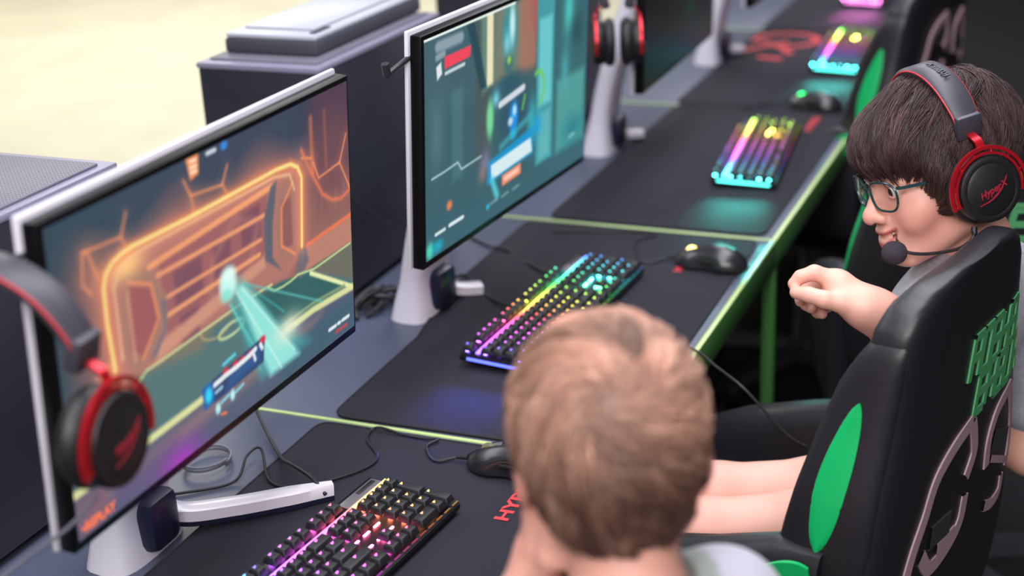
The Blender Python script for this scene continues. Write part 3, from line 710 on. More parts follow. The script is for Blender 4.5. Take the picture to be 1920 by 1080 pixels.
# ================================================================ mice
m_mouse = mat('black mouse shell', (30,30,35), .32, coat=.2); m_mgrip = mat('black mouse side grip', (16,16,19), .7)
def mouse(label, x, y, z, rz, wheel, rear=None, strip=None):
    """front of the mouse along local +Y"""
    t = thing('computer_mouse', label, 'mouse', (x,y,z), rz, 'wired mice on the mats')
    def f(P):
        q = P.copy(); w_ = .0335-.006*np.exp(-((P[:,1]-.008)/.022)**2)
        d = s_ell(P, (0,-.012,.004), (.036,.052,.035)); d = smin(d, s_ell(P, (0,.03,.002), (.031,.036,.026)), .02)
        d = smax(d, -(s_sph(P, (.075,.006,.016), .048)), .006); d = smax(d, -(s_sph(P, (-.075,.006,.016), .048)), .006)
        d = smax(d, -(P[:,2]-.0015), .003)
        return smax(d, -(s_cone(P, (0,.02,.036), (0,.075,.024), .0045, .0045)), .002)
    V, F = nets(f, (-.045,-.07,-.004), (.045,.075,.045), .0016); mesh_fast('shell', V, F, m_mouse, t)
    b = MB(); b.lathe([(.001,-.0035),(.009,-.0035),(.0105,-.002),(.0105,.002),(.009,.0035),(.001,.0035)], (0,.036,.0225), (1,0,0), 20)
    b.build('scroll_wheel', mat('wheel '+label, (20,20,22), .5, emit=wheel, estr=6.) if wheel else m_mgrip, t)
    b = MB(); b.tube(spline([(-.0012,.066,.012),(-.0012,.05,.0225),(-.0012,.02,.0305),(-.0012,-.004,.0375)],14), .0008, 6); b.build('button_seam', m_mgrip, t)
    for s in (-1,1):
        b = MB(); b.box((s*.0275-.002,-.012,.014),(s*.0275+.002,.012,.02),.0015); b.build('side_button', m_mgrip, t)
    if rear:
        b = MB(); b.lathe([(.0005,0),(.005,0),(.0055,.0015),(.0005,.002)], (0,-.047,.0205), (0,-.75,.6), 16); b.build('rear_light', mat('rear light '+label, (10,10,10), .4, emit=rear, estr=7.), t)
    b = MB(); b.tube([(0,.066,.008),(0,.074,.0072),(0,.082,.006)], [.0032,.003,.0022], 10); b.build('cable_relief', m_mgrip, t)
    if strip:
        b = MB(); b.box((.026,.028,.004),(.0295,.046,.0075),.001); b.build('side_light', mat('side light '+label, (10,10,10), .4, emit=strip, estr=6.), t)
    return t
mouse('black mouse partly behind the fair-haired head, above the red letters', -.118,-.062,D+.0047, 1.60, (52,48,34))
mouse('black mouse with a yellow wheel light by the lime desk edge', -.072,.715,D+.0047, 1.50, (255,214,120))
mouse('black mouse with a green light on the third mat', -.115,1.79,D+.0047, 1.35, (40,255,120))

# ================================================================ cables
m_cable = mat('black rubber cable', (28,27,31), .5); m_cable2 = mat('grey cable', (120,120,132), .5)
def cable(name, label, pts, r=.0021, m=None, group=None, n=90):
    b = MB(); b.tube(spline(pts, n), r, 8); o = b.build(name, m or m_cable)
    V0 = Vector(pts[0]); tag(o, label, 'cable', group); return o
z0 = D+.0068
cable('mouse_cable', 'black mouse cable looping over the nearest mat behind the red-lit keyboard', [(-.203,-.0625,D+.0085),(-.222,-.075,z0),(-.238,-.066,z0),(-.254,-.040,z0),(-.246,-.022,z0+.002),(-.268,-.022,z0),(-.30,-.020,z0),(-.335,-.018,z0+.004),(-.346,-.024,z0),(-.338,-.05,z0),(-.305,-.085,z0),(-.302,-.115,z0),(-.325,-.155,z0),(-.362,-.192,z0),(-.405,-.19,z0),(-.45,-.135,z0+.012),(-.456,-.16,D+.02),(-.452,-.201,D+.004),(-.50,-.245,D+.003),(-.56,-.28,D+.003)], .0019, n=160)
cable('keyboard_cable', 'thick black keyboard cable drooping from under the goal monitor', [(-.56,.0,D+.10),(-.53,-.03,D+.045),(-.47,-.085,D+.012),(-.42,-.135,z0+.004),(-.375,-.180,D+.030),(-.335,-.203,D+.031),(-.31,-.2135,D+.0165)], .0026)
cable('keyboard_cable', 'black cable crossing the second mat to the far half of the rainbow keyboard', [(-.60,.80,D+.03),(-.55,.755,D+.006),(-.49,.712,D+.004),(-.445,.682,D+.012),(-.40,.65,z0+.001),(-.345,.608,z0+.003),(-.318,.588,D+.014)], .0022)
cable('loose_cable', 'black cable running from the white stand foot to the middle of the rainbow keyboard', [(-.585,.66,D+.20),(-.56,.62,D+.12),(-.53,.56,D+.025),(-.49,.535,D+.006),(-.44,.506,D+.026),(-.40,.478,D+.012),(-.35,.445,z0+.003),(-.325,.43,D+.014)], .0022)
cable('mouse_cable', 'black mouse cable curling behind the mouse with the yellow light', [(-.157,.721,D+.0085),(-.175,.70,z0),(-.20,.70,z0),(-.215,.74,z0),(-.235,.80,z0),(-.21,.838,z0),(-.25,.845,z0),(-.32,.83,z0),(-.40,.80,z0+.004)], .0019)
cable('mouse_cable', 'thin black mouse cable leading back from the green-lit mouse', [(-.195,1.808,D+.0085),(-.23,1.80,z0),(-.27,1.74,z0),(-.34,1.72,z0),(-.41,1.70,z0+.005)], .0019)
cable('wall_cable', 'thin grey cable slanting down the dark tower beside the teal lobby monitor', [(-.594,.33,D+.26),(-.588,.41,D+.18),(-.575,.48,D+.12),(-.56,.56,D+.06),(-.545,.62,D+.02)], .002, m_hook)
cable('headset_cable', 'black headset cable hanging from the lime desk edge to the boy in glasses', [(-.19,.30,D+.0072),(-.14,.335,D+.0072),(-.08,.36,D+.0075),(-.04,.372,D+.008),(.002,.363,D+.004),(.035,.34,D-.005),(.09,.30,D-.018),(.15,.295,D-.075),(.19,.30,D-.096),(.25,.31,D-.10),(.31,.30,D-.05)], .0021)
b_ = [[(-.555,.33,D+.004),(-.57,.36,D+.02),(-.56,.40,D+.03),(-.53,.41,D+.012),(-.52,.45,D+.004)],[(-.545,.345,D+.004),(-.53,.37,D+.018),(-.55,.42,D+.026),(-.57,.44,D+.008)],[(-.56,.36,D+.010),(-.535,.395,D+.03),(-.515,.43,D+.02),(-.53,.46,D+.005)],[(-.575,.38,D+.004),(-.55,.375,D+.026),(-.525,.385,D+.024),(-.515,.40,D+.004)],[(-.565,.345,D+.012),(-.55,.36,D+.034),(-.535,.42,D+.028),(-.55,.455,D+.006)]]
b = MB()
for q in b_: b.tube(spline(q,30), .0042, 8)
b.box((-.556,.375,D+.008),(-.536,.400,D+.032),.004)
tag(b.build('cable_bundle', m_cable), 'tied bundle of black cables on the desk at the foot of a dark tower', 'cable')
b = MB(); an = np.linspace(0,4*PI,70); b.tube(np.stack([-.515+.028*np.cos(an)*(1+.1*an/12),-.165+.035*np.sin(an),D+.004+.0008*an],1), .0018, 8)
tag(b.build('coiled_cable', m_cable2), 'grey coiled cable on the desk behind the silver stand arm', 'cable')
# ================================================================ gaming chairs
m_leather = mat('black chair leather', (33,31,37), .42, bump=(90,.12,.003), noise=(3,(28,27,32),.5))
m_gpan = mat('bright green leather', (10,176,98), .42, bump=(90,.1,.002)); m_seam = mat('black seam', (14,14,16), .6)
m_gtext = mat('green embroidery', (84,168,108), .6); m_ptext = mat('pinkish grey embroidery', (178,148,156), .6)
m_hole = mat('dark mesh inset', (52,54,60), .7); m_metal = mat('grey base metal', (120,118,128), .35, metal=.7)
def yb(z): return -.30-.035*(z-.85)                       # outer plane of the backrest
def chair():
    t = thing('gaming_chair', 'x', 'chair', (0,0,0), 0, 'black and green gaming chairs')
    # backrest: lofted cross-sections, rounded sides
    zs = np.array([.56,.60,.66,.74,.82,.90,.95,.985,1.018,1.041,1.057,1.065]); hw = np.array([.18,.21,.226,.224,.210,.19,.182,.178,.170,.152,.120,.06])
    th = np.array([.055,.07,.078,.08,.08,.078,.075,.072,.068,.058,.040,.014])
    n = 40; an = np.linspace(0,2*PI,n,endpoint=False); V = []
    zz = np.linspace(0,1,34)**.8; zi = np.interp(zz, np.linspace(0,1,len(zs)), zs); hi = np.interp(zi,zs,hw); ti = np.interp(zi,zs,th)
    sg = lambda v,p: np.sign(v)*np.abs(v)**p
    for z,h,w_ in zip(zi,hi,ti):
        x = h*sg(np.cos(an),.34); y = w_/2*sg(np.sin(an),.50)
        dish = np.where(y > 0, -.022*(1-(x/h)**2), 0)*min(1,max(0,(w_-.04)/.03)); V.append(np.stack([x, yb(z)+w_/2+.004+y+dish-.005*(1-(x/h)**2), np.full(n,z)],1))
    k = len(zi); F = [[i*n+j,i*n+(j+1)%n,(i+1)*n+(j+1)%n,(i+1)*n+j] for i in range(k-1) for j in range(n)]
    F += [[j for j in range(n)][::-1], [(k-1)*n+j for j in range(n)]]
    b = MB(); b.add(np.concatenate(V), F); b.build('backrest', m_leather, t)
    # side bolsters standing forward of the backrest, with a green panel outside
    for s in (-1,1):
        prof = np.array([(.665,-.265,-.19),(.70,-.272,-.170),(.77,-.278,-.166),(.83,-.28,-.178),(.90,-.284,-.196),(.96,-.288,-.216),(1.0,-.290,-.240),(1.022,-.290,-.262)])
        zi2 = np.linspace(.665,1.022,22); y0 = np.interp(zi2,prof[:,0],prof[:,1]); y1 = np.interp(zi2,prof[:,0],prof[:,2]); x0 = np.interp(zi2,zs,hw)-.012
        V = []; m = 24; a2 = np.linspace(0,2*PI,m,endpoint=False); e = np.sin(np.linspace(0,PI,22))**.25
        for z,ya,yb_,x_,ee in zip(zi2,y0,y1,x0,e):
            V.append(np.stack([s*(x_+.020*ee*sg(np.cos(a2),.7)), (ya+yb_)/2+(yb_-ya)/2*sg(np.sin(a2),.7), np.full(m,z)],1))
        k = len(zi2); F = [[i*m+j,i*m+(j+1)%m,(i+1)*m+(j+1)%m,(i+1)*m+j] for i in range(k-1) for j in range(m)]; F += [[j for j in range(m)][::-1],[(k-1)*m+j for j in range(m)]]
        b = MB(); b.add(np.concatenate(V), F); bo = b.build('side_bolster', m_leather, t)
        # panel follows the outer skin
        V = []; q = 9; tz = np.linspace(0,1,24)
        for u in tz:
            z = .760+.180*u; i0 = np.interp(z,zi2,np.arange(k)); ya = np.interp(z,zi2,y0); yb_ = np.interp(z,zi2,y1); x_ = np.interp(z,zi2,x0)
            wd = math.sin(PI*min(max(u,.001),.999))**.6; c = ya*.46+yb_*.54
            for g in np.linspace(-1,1,q):
                y = c+g*wd*(yb_-ya)*.36; V.append((s*(x_+.0212-.009*abs(g)**2.5), y, z))
        F = [[i*q+j,(i+1)*q+j,(i+1)*q+j+1,i*q+j+1] for i in range(len(tz)-1) for j in range(q-1)]
        if s > 0: F = [f[::-1] for f in F]
        b = MB(); b.add(V, F); b.build('green_panel', m_gpan, bo)
    # seat with raised sides
    b = MB(); b.box((-.21,-.235,.50),(.21,.20,.60),.035,seg=4); b.build('seat', m_leather, t)
    for s in (-1,1):
        P = []; U_ = []; prof = []
        for y,zt,w_ in ((-.225,.765,.026),(-.18,.766,.036),(-.10,.735,.04),(0,.705,.042),(.1,.67,.042),(.17,.635,.038),(.2,.60,.02)):
            P.append((s*.222,y,(zt+.50)/2)); U_.append((0,0,1)); a3 = np.linspace(0,2*PI,20,endpoint=False)
            prof.append(np.stack([w_*sg(np.cos(a3),.6),(zt-.50)/2*sg(np.sin(a3),.6)],1))
        b = MB(); b.sweep(P, prof, U_); bo = b.build('seat_bolster', m_leather, t)
        b = MB(); pt = spline([(s*.2515,-.222,.746),(s*.2575,-.20,.741),(s*.2605,-.17,.729),(s*.2630,-.14,.714)],24)
        b.sweep(pt, [[(-.0028,-(.034-.018*u)*math.sin(PI*(.06+.88*u))**.6),(.0028,-(.034-.018*u)*math.sin(PI*(.06+.88*u))**.6),(.0028,(.024-.012*u)*math.sin(PI*(.06+.88*u))**.6),(-.0028,(.024-.012*u)*math.sin(PI*(.06+.88*u))**.6)] for u in np.linspace(0,1,24)], [(0,0,1)]*24)
        b.build('green_stripe', m_gpan, bo)
    b = MB(); b.box((-.16,-.18,.44),(.16,.15,.503),.015); b.box((-.05,-.06,.40),(.05,.06,.45),.01); b.build('tilt_mechanism', m_black, t)
    b = MB(); b.tube([(0,0,.41),(0,0,.26),(0,0,.255),(0,0,.10)], [.022,.022,.032,.032], 20); b.build('gas_lift', m_metal, t)
    b = MB()
    for i in range(5):
        a = 2*PI*i/5+.3; c, s_ = math.cos(a), math.sin(a); b.sweep(spline([(.02*c,.02*s_,.115),(.15*c,.15*s_,.105),(.28*c,.28*s_,.08)],8), [(-.022,-.014),(.022,-.014),(.018,.014),(-.018,.014)], [(0,0,1)]*8)
    b.cyl((0,0,.085),(0,0,.13),.042); b.build('star_base', m_metal, t)
    for i in range(5):
        a = 2*PI*i/5+.3; c, s_ = math.cos(a), math.sin(a); b = MB(); X, Y_ = .28*c, .28*s_
        for q in (-1,1): b.cyl((X-s_*.012*q-s_*.012*q*.2,Y_+c*.012*q,.0305),(X-s_*.026*q,Y_+c*.026*q,.0305),.030,n=20)
        b.cyl((X,Y_,.03),(X,Y_,.085),.009); b.build('caster', m_black, t)
    # embroidery on the outer back
    def onb(l, z, d=.0014): 
        h = np.interp(z,zs,hw); w_ = np.interp(z,zs,th); x = min(abs(l/h),.97); sn = (1-x**(2/.34))**.25; return (l, yb(z)+w_/2*(1-sn)+.004-.005*(1-x*x)-d, z)
    def stitch(b, pts, wd, sub=10, cap=True):
        P = spline(pts, max(6,sub*len(pts)//2)) if len(pts) > 2 else np.linspace(pts[0],pts[1],8)
        T = np.gradient(P,axis=0); T /= np.linalg.norm(T,axis=1)[:,None]; N_ = np.stack([-T[:,1],T[:,0]],1); k = len(P)
        W_ = wd*np.ones(k)/2
        A = [onb(*p,.0018) for p in P+N_*W_[:,None]]; B = [onb(*p,.0018) for p in P-N_*W_[:,None]]
        A2 = [(x,y+.003,z) for x,y,z in A]; B2 = [(x,y+.003,z) for x,y,z in B]
        b.add(A+B+A2+B2, [[i,i+1,k+i+1,k+i] for i in range(k-1)]+[[i,2*k+i,2*k+i+1,i+1] for i in range(k-1)]+[[k+i,k+i+1,3*k+i+1,3*k+i] for i in range(k-1)], 0, False)
    b = MB()
    for pts,wd in (([[.012,.848],[-.045,.834],[-.088,.812],[-.113,.773],[-.139,.735],[-.152,.700],[-.158,.66]],.019),([[.014,.845],[.026,.815],[.028,.795],[.010,.772]],.019),([[.014,.746],[.004,.712],[-.035,.694],[-.084,.692],[-.112,.722]],.020),
                   ([[.155,.838],[.106,.822],[.084,.79],[.084,.752]],.017),([[.153,.838],[.177,.79],[.184,.75],[.178,.712]],.017),([[.098,.757],[.172,.722]],.010),([[.160,.706],[.156,.684],[.126,.68],[.094,.690]],.015),([[-.066,.706],[-.012,.706]],.02)): stitch(b, pts, wd)
    b.build('emblem', m_ptext, t)
    b = MB(); stitch(b, [[.098,.782],[.165,.757]], .03); b.build('emblem_inset', m_hole, t); b = MB(); stitch(b, [[-.09,.735],[-.03,.73]], .03); b.build('emblem_inset', m_hole, t)
    b = MB(); r_ = random.Random(4)
    for row,(za,zb_,l0,l1,kk) in enumerate(((.910,.962,-.018,.172,6),(.856,.904,.012,.172,5))):
        for i in range(kk):
            u0 = l0+(l1-l0)*i/kk; u1 = l0+(l1-l0)*(i+.86)/kk; sl = .010
            seg = [[(u0,za),(u0+sl,zb_)],[(u0+sl,zb_),(u1+sl,zb_)],[(u1,za),(u1+sl,zb_)],[(u0,za),(u1,za)],[(u0+sl/2,(za+zb_)/2),(u1+sl/2,(za+zb_)/2)]]
            pick = [(0,1,2,4),(0,1,2,3),(0,1,4,3),(0,2,4),(0,1,2,4,3),(0,3,2)][(i+row*2)%6]
            for q in pick: stitch(b, [list(seg[q][0]),list(seg[q][1])], .0105)
    b.build('lettering', m_gtext, t)
    return t
def chair_at(x, y, deg): 
    a = math.radians(deg); f = Vector((-math.cos(a),math.sin(a),0)); return frame((x,y,0), f, (0,0,1))
c0 = chair(); c0['label'] = 'gaming chair with green and pink back embroidery, in which the boy in glasses sits'; c0.matrix_world = chair_at(.130,.1225,14.5)
dup(c0, 'empty gaming chair mostly hidden behind the head of the boy in glasses', chair_at(.314,.984,75))
c2 = dup(c0, 'empty gaming chair at the fourth desk with pale embroidery high on its back', chair_at(-.135,1.86,14), skip=('lettering',))
for ch in c2.children:
    if ch.name.startswith('emblem'): ch.matrix_local = Matrix.Translation((0,-.0085,.135)) @ Matrix.Diagonal((.78,1,1,1))
# ================================================================ people
def head_basis(phi, pit, roll):
    F = np.array([-math.cos(phi)*math.cos(pit),-math.sin(phi)*math.cos(pit),-math.sin(pit)]); R = np.cross(F,[0,0,1.]); R /= np.linalg.norm(R); U_ = np.cross(R,F)
    c, s = math.cos(roll), math.sin(roll); return np.stack([c*R+s*U_,F,-s*R+c*U_],1)
def head_sdf(P, smile=True):
    """skull, face, ears in head space: x right, y forward, z up, eyes at z 0"""
    X = P.copy(); X[:,0] = np.abs(X[:,0])                          # the head is built symmetric
    d = s_ell(X,(0,-.006,.034),(.073,.098,.088)); d = smin(d,s_ell(X,(0,.034,-.034),(.057,.058,.072)),.03)
    d = smin(d,s_sph(X,(.040,.057,-.030),.024),.02); d = smin(d,s_sph(X,(.035,.064,-.046),.021),.016)
    d = smin(d,s_cone(X,(.050,.002,-.060),(.017,.070,-.096),.021,.017),.024); d = smin(d,s_sph(X,(0,.078,-.093),.018),.02)
    d = smin(d,s_cone(X,(.010,.091,.015),(.042,.076,.013),.009,.010),.012)
    d = smin(d,s_sph(X,(0,.076,-.064),.026),.018)
    d = smax(d,-s_ell(X,(.034,.101,-.0015),(.0205,.0200,.0165)),.007)             # eye sockets
    d = smin(d,s_cone(X,(0,.090,.006),(0,.107,-.030),.0070,.0100),.009); d = smin(d,s_sph(X,(0,.1105,-.0355),.0108),.008)
    d = smin(d,s_sph(X,(.0118,.1005,-.0385),.0076),.006); d = smax(d,-s_sph(X,(.0062,.1075,-.0460),.0034),.003)
    d = smin(d,s_chain(X,[(.0195,.0865,.0005),(.027,.0905,.0080),(.035,.0900,.0088),(.0460,.0815,.0015)],[.0024,.0028,.0028,.0024],.002),.0025)   # lids
    d = smin(d,s_chain(X,[(.0195,.0865,-.002),(.028,.0900,-.0088),(.036,.0890,-.0092),(.0460,.0810,-.002)],[.0022,.0026,.0026,.0022],.002),.0025)
    # smiling mouth
    d = smin(d,s_chain(X,[(0,.1005,-.0590),(.010,.0985,-.0588),(.021,.0885,-.0555),(.0290,.0800,-.0510)],[.0040,.0042,.0034,.0024],.003),.004)
    d = smin(d,s_chain(X,[(0,.0965,-.0785),(.010,.0945,-.0765),(.020,.0865,-.0690),(.0285,.0800,-.0545)],[.0052,.0050,.0042,.0026],.003),.005)
    d = smax(d,-s_chain(X,[(0,.1050,-.0682),(.010,.1025,-.0668),(.019,.0940,-.0618),(.0260,.0860,-.0548)],[.0050,.0046,.0036,.0018],.001),.0016)
    # ears
    e = s_ell(X,(.0820,-.010,-.006),(.0085,.019,.030)); e = smax(e,-s_ell(X,(.0915,-.004,-.004),(.0075,.011,.020)),.004); d = smin(d,e,.007)
    return d
SKIN = np.array(lin((230,174,156))); RED = np.array(lin((206,116,106))); LIP = np.array(lin((196,98,98))); BROW = np.array(lin((70,46,40)))
def head_cols(P):
    c = np.repeat(SKIN[None],len(P),0); X = P.copy(); X[:,0] = np.abs(X[:,0])
    def mix(k, t):
        nonlocal c; k = np.clip(k,0,1)[:,None]; c = c*(1-k)+t*k
    g = lambda q,r: np.exp(-(((X-q)/r)**2).sum(1))
    mix(.55*g((.047,.050,-.045),(.024,.04,.03)),RED); mix(.3*g((0,.115,-.035),(.014,.02,.014)),RED); mix(.5*g((.082,-.01,-.01),(.014,.03,.035)),RED)
    up = np.abs(X[:,2]-np.interp(X[:,0],[0,.01,.021,.0275],[-.0610,-.0605,-.0570,-.0520])) ; lo = np.abs(X[:,2]-np.interp(X[:,0],[0,.01,.02,.027],[-.0785,-.0765,-.0690,-.0545]))
    lipm = np.clip(1-np.minimum(up/.0042,lo/.0060),0,1)*(X[:,0] < .0285)*(X[:,1] > .077); mix(lipm*1.6*.8,LIP)
    mix((X[:,0] < .026)*(np.abs(X[:,2]+.0675) < .006)*(X[:,1] > .07)*(X[:,1] < .0925)*.95,np.array(lin((70,26,26))))
    bz = np.interp(X[:,0],[.012,.03,.048],[.0165,.0205,.016]); mix(np.clip(1-np.abs(X[:,2]-bz)/.0042,0,1)*(X[:,0] > .011)*(X[:,0] < .049)*(X[:,1] > .06)*1.2*.8,BROW)
    return c
m_skin = mat('skin', (224,164,142), .48, attr='Col', sss=.12, bump=(350,.06,.001))
m_hair_d = mat('dark brown hair', (50,34,32), .42, attr='Col'); m_white = mat('eye white', (232,226,222), .2, coat=.5); m_tooth = mat('tooth enamel', (236,228,214), .25)
m_iris = mat('brown iris', (48,28,20), .15, coat=.6)

def person(name, label, body, head, hair_fn, lo, hi, h, extras):
    """one continuous skin surface; hair, eyes and clothes are parts of it"""
    Hc, B, s = head; 
    def f(P):
        d = body(P); L_ = (P-Hc)@B/s; near = (L_**2).sum(1) < .24**2
        if near.any():
            Q = L_[near]; dh = smin(head_sdf(Q), s_cone(Q,(0,-.020,-.055),(0,-.040,-.135),.049,.047), .022)*s
            d[near] = smin(d[near], dh, .02)
        return d
    V, F = nets(f, lo, hi, h); L_ = (V-Hc)@B/s; near = (L_**2).sum(1) < .17**2
    c = np.repeat(SKIN[None],len(V),0); c[near] = head_cols(L_[near])
    for q, r, k in extras.get('blush',[]): w_ = k*np.exp(-(((V-np.array(q))/r)**2).sum(1))[:,None]; c = c*(1-w_)+RED*w_
    o = mesh_fast(name, V, F, m_skin, None, c); tag(o, label, 'person')
    return o
def ray_R(f, c, u, lo=.03, hi=.20, it=18):
    a = np.full(len(u),lo); b = np.full(len(u),hi)
    for _ in range(it):
        m = (a+b)/2; s = f(c+u*m[:,None]) < 0; a = np.where(s,m,a); b = np.where(s,b,m)
    return a
def hair_mesh(capf, lo, hi, h, c, whorl, n, seg, length, base, var, seed, comb=(0,0,0), swirl=.35, clump=0, rad=.0007, lift=.004, rootok=None, capcol=None, lmul=None, jit=.25):
    r = np.random.default_rng(seed); c = np.asarray(c,float); w_ = np.asarray(whorl,float); w_ /= np.linalg.norm(w_)
    V, F = nets(capf, lo, hi, h); C_ = np.repeat(np.array(capcol if capcol is not None else base)[None],len(V),0)
    u = r.normal(size=(n*3,3)); u /= np.linalg.norm(u,axis=1)[:,None]
    if clump: 
        cu = r.normal(size=(clump*2,3)); cu /= np.linalg.norm(cu,axis=1)[:,None]
    R = ray_R(capf,c,u); P = c+u*R[:,None]; ok = R > .05
    if rootok is not None: ok &= rootok(P)
    u = u[ok][:n]; n = len(u); R = R[ok][:n]; tone = r.normal(size=n)*var; ln = length*(1+.3*r.normal(size=n)).clip(.4,1.7)
    if lmul is not None: ln = ln*lmul(c+u*R[:,None])
    lf = lift*(.3+r.random(n)); rj = r.normal(size=(n,3))*jit
    if clump:
        k = np.concatenate([np.argmax(u[i:i+2000]@cu.T,axis=1) for i in range(0,n,2000)]); ct = r.normal(size=len(cu))*var*1.3; cl = r.random(len(cu)); cj = r.normal(size=(len(cu),3))*.5
        tone = tone*.6+ct[k]; lf = lf*(.4+1.6*cl[k]); rj = rj*.4+cj[k]*.6; mv = cu.copy(); mj = cj*.6; ml = length/(seg-1)/.1
    pts = []; comb = np.asarray(comb,float)
    for i in range(seg):
        t = i/(seg-1); pts.append(c+u*(R+lf*math.sin(min(1,t*1.15)*PI*.62))[:,None])
        tg = u*(u@w_)[:,None]-w_; tg /= np.linalg.norm(tg,axis=1)[:,None]+1e-6
        d = tg+swirl*np.cross(u,tg)+comb+rj; d -= u*(d*u).sum(1)[:,None]; d /= np.linalg.norm(d,axis=1)[:,None]+1e-6
        if clump:
            mt = mv*(mv@w_)[:,None]-w_; mt /= np.linalg.norm(mt,axis=1)[:,None]+1e-6; md = mt+swirl*np.cross(mv,mt)+comb+mj; md -= mv*(md*mv).sum(1)[:,None]; md /= np.linalg.norm(md,axis=1)[:,None]+1e-6
            mv = mv+md*ml; mv /= np.linalg.norm(mv,axis=1)[:,None]; ctr = mv[k]; q = ctr-u*(ctr*u).sum(1)[:,None]; q -= d*(q*d).sum(1)[:,None]; d = d+q*5*t
        u = u+d*(ln/(seg-1)/R)[:,None]; u /= np.linalg.norm(u,axis=1)[:,None]
        Rn = ray_R(capf,c,u,it=13); R = np.where(Rn > .05, np.maximum(Rn,R-.004), R)
    S = np.stack(pts,1)                                            # n, seg, 3
    T = np.gradient(S,axis=1); T /= np.linalg.norm(T,axis=2)[...,None]+1e-9
    o = S-c; o /= np.linalg.norm(o,axis=2)[...,None]; sd = np.cross(T,o); sd /= np.linalg.norm(sd,axis=2)[...,None]+1e-9; nn = np.cross(sd,T)
    wd = rad*np.interp(np.linspace(0,1,seg),[0,.3,.75,1],[.7,1,.75,.15])[None,:,None]
    ring = np.stack([S+wd*sd,S+wd*nn*.8,S-wd*sd],2)               # n, seg, 3 pts, 3
    SV = ring.reshape(-1,3); b0 = np.arange(n)[:,None,None]*seg*3+np.arange(seg-1)[None,:,None]*3; j = np.arange(3)[None,None,:]
    q = np.stack([b0+j,b0+(j+1)%3,b0+3+(j+1)%3,b0+3+j],-1).reshape(-1,4)+len(V)
    col = np.array(base)[None]*np.exp(tone)[:,None]; sc = np.repeat(col,seg*3,0)
    return np.vstack([V,SV]), np.vstack([F,q]), np.vstack([C_,sc])
def to_world(V, head): Hc, B, s = head; return Hc+s*(V@B.T)
def zD(p): return (p[0],p[1],p[2]+D)

def relaxed_hand(P, w_, f, up, k=1., mirror=1):
    """palm, four slightly curled fingers of different length and a thumb; w_ wrist, f towards the fingers, up back of the hand"""
    w_ = np.array(w_); f = np.array(f,float); f /= np.linalg.norm(f); up = np.array(up,float); up -= f*(up@f); up /= np.linalg.norm(up); r = np.cross(f,up)*mirror
    at = lambda a,b,c: w_+k*(f*a+r*b+up*c)
    d = smin(s_cone(P,at(.0,.006,0),at(.045,.020,.002),.017*k,.0125*k),s_cone(P,at(.0,-.006,0),at(.047,-.016,.002),.017*k,.0125*k),.012)
    d = smin(d,s_cone(P,at(.02,0,0),at(.05,.002,.003),.016*k,.012*k),.01)
    for y,l,x in ((-.024,.056,.050),(-.008,.066,.056),(.008,.061,.054),(.023,.046,.047)):
        d = smin(d,s_chain(P,[at(x,y,.003),at(x+l*.42,y*1.08,.002),at(x+l*.74,y*1.1,-.008),at(x+l*.92,y*1.1,-.020)],[.0085*k,.0078*k,.0070*k,.0060*k],.003),.0035)
    return smin(d,s_chain(P,[at(.010,-.020,-.003),at(.030,-.038,-.008),at(.052,-.044,-.014)],[.0115*k,.0095*k,.0078*k],.004),.008)
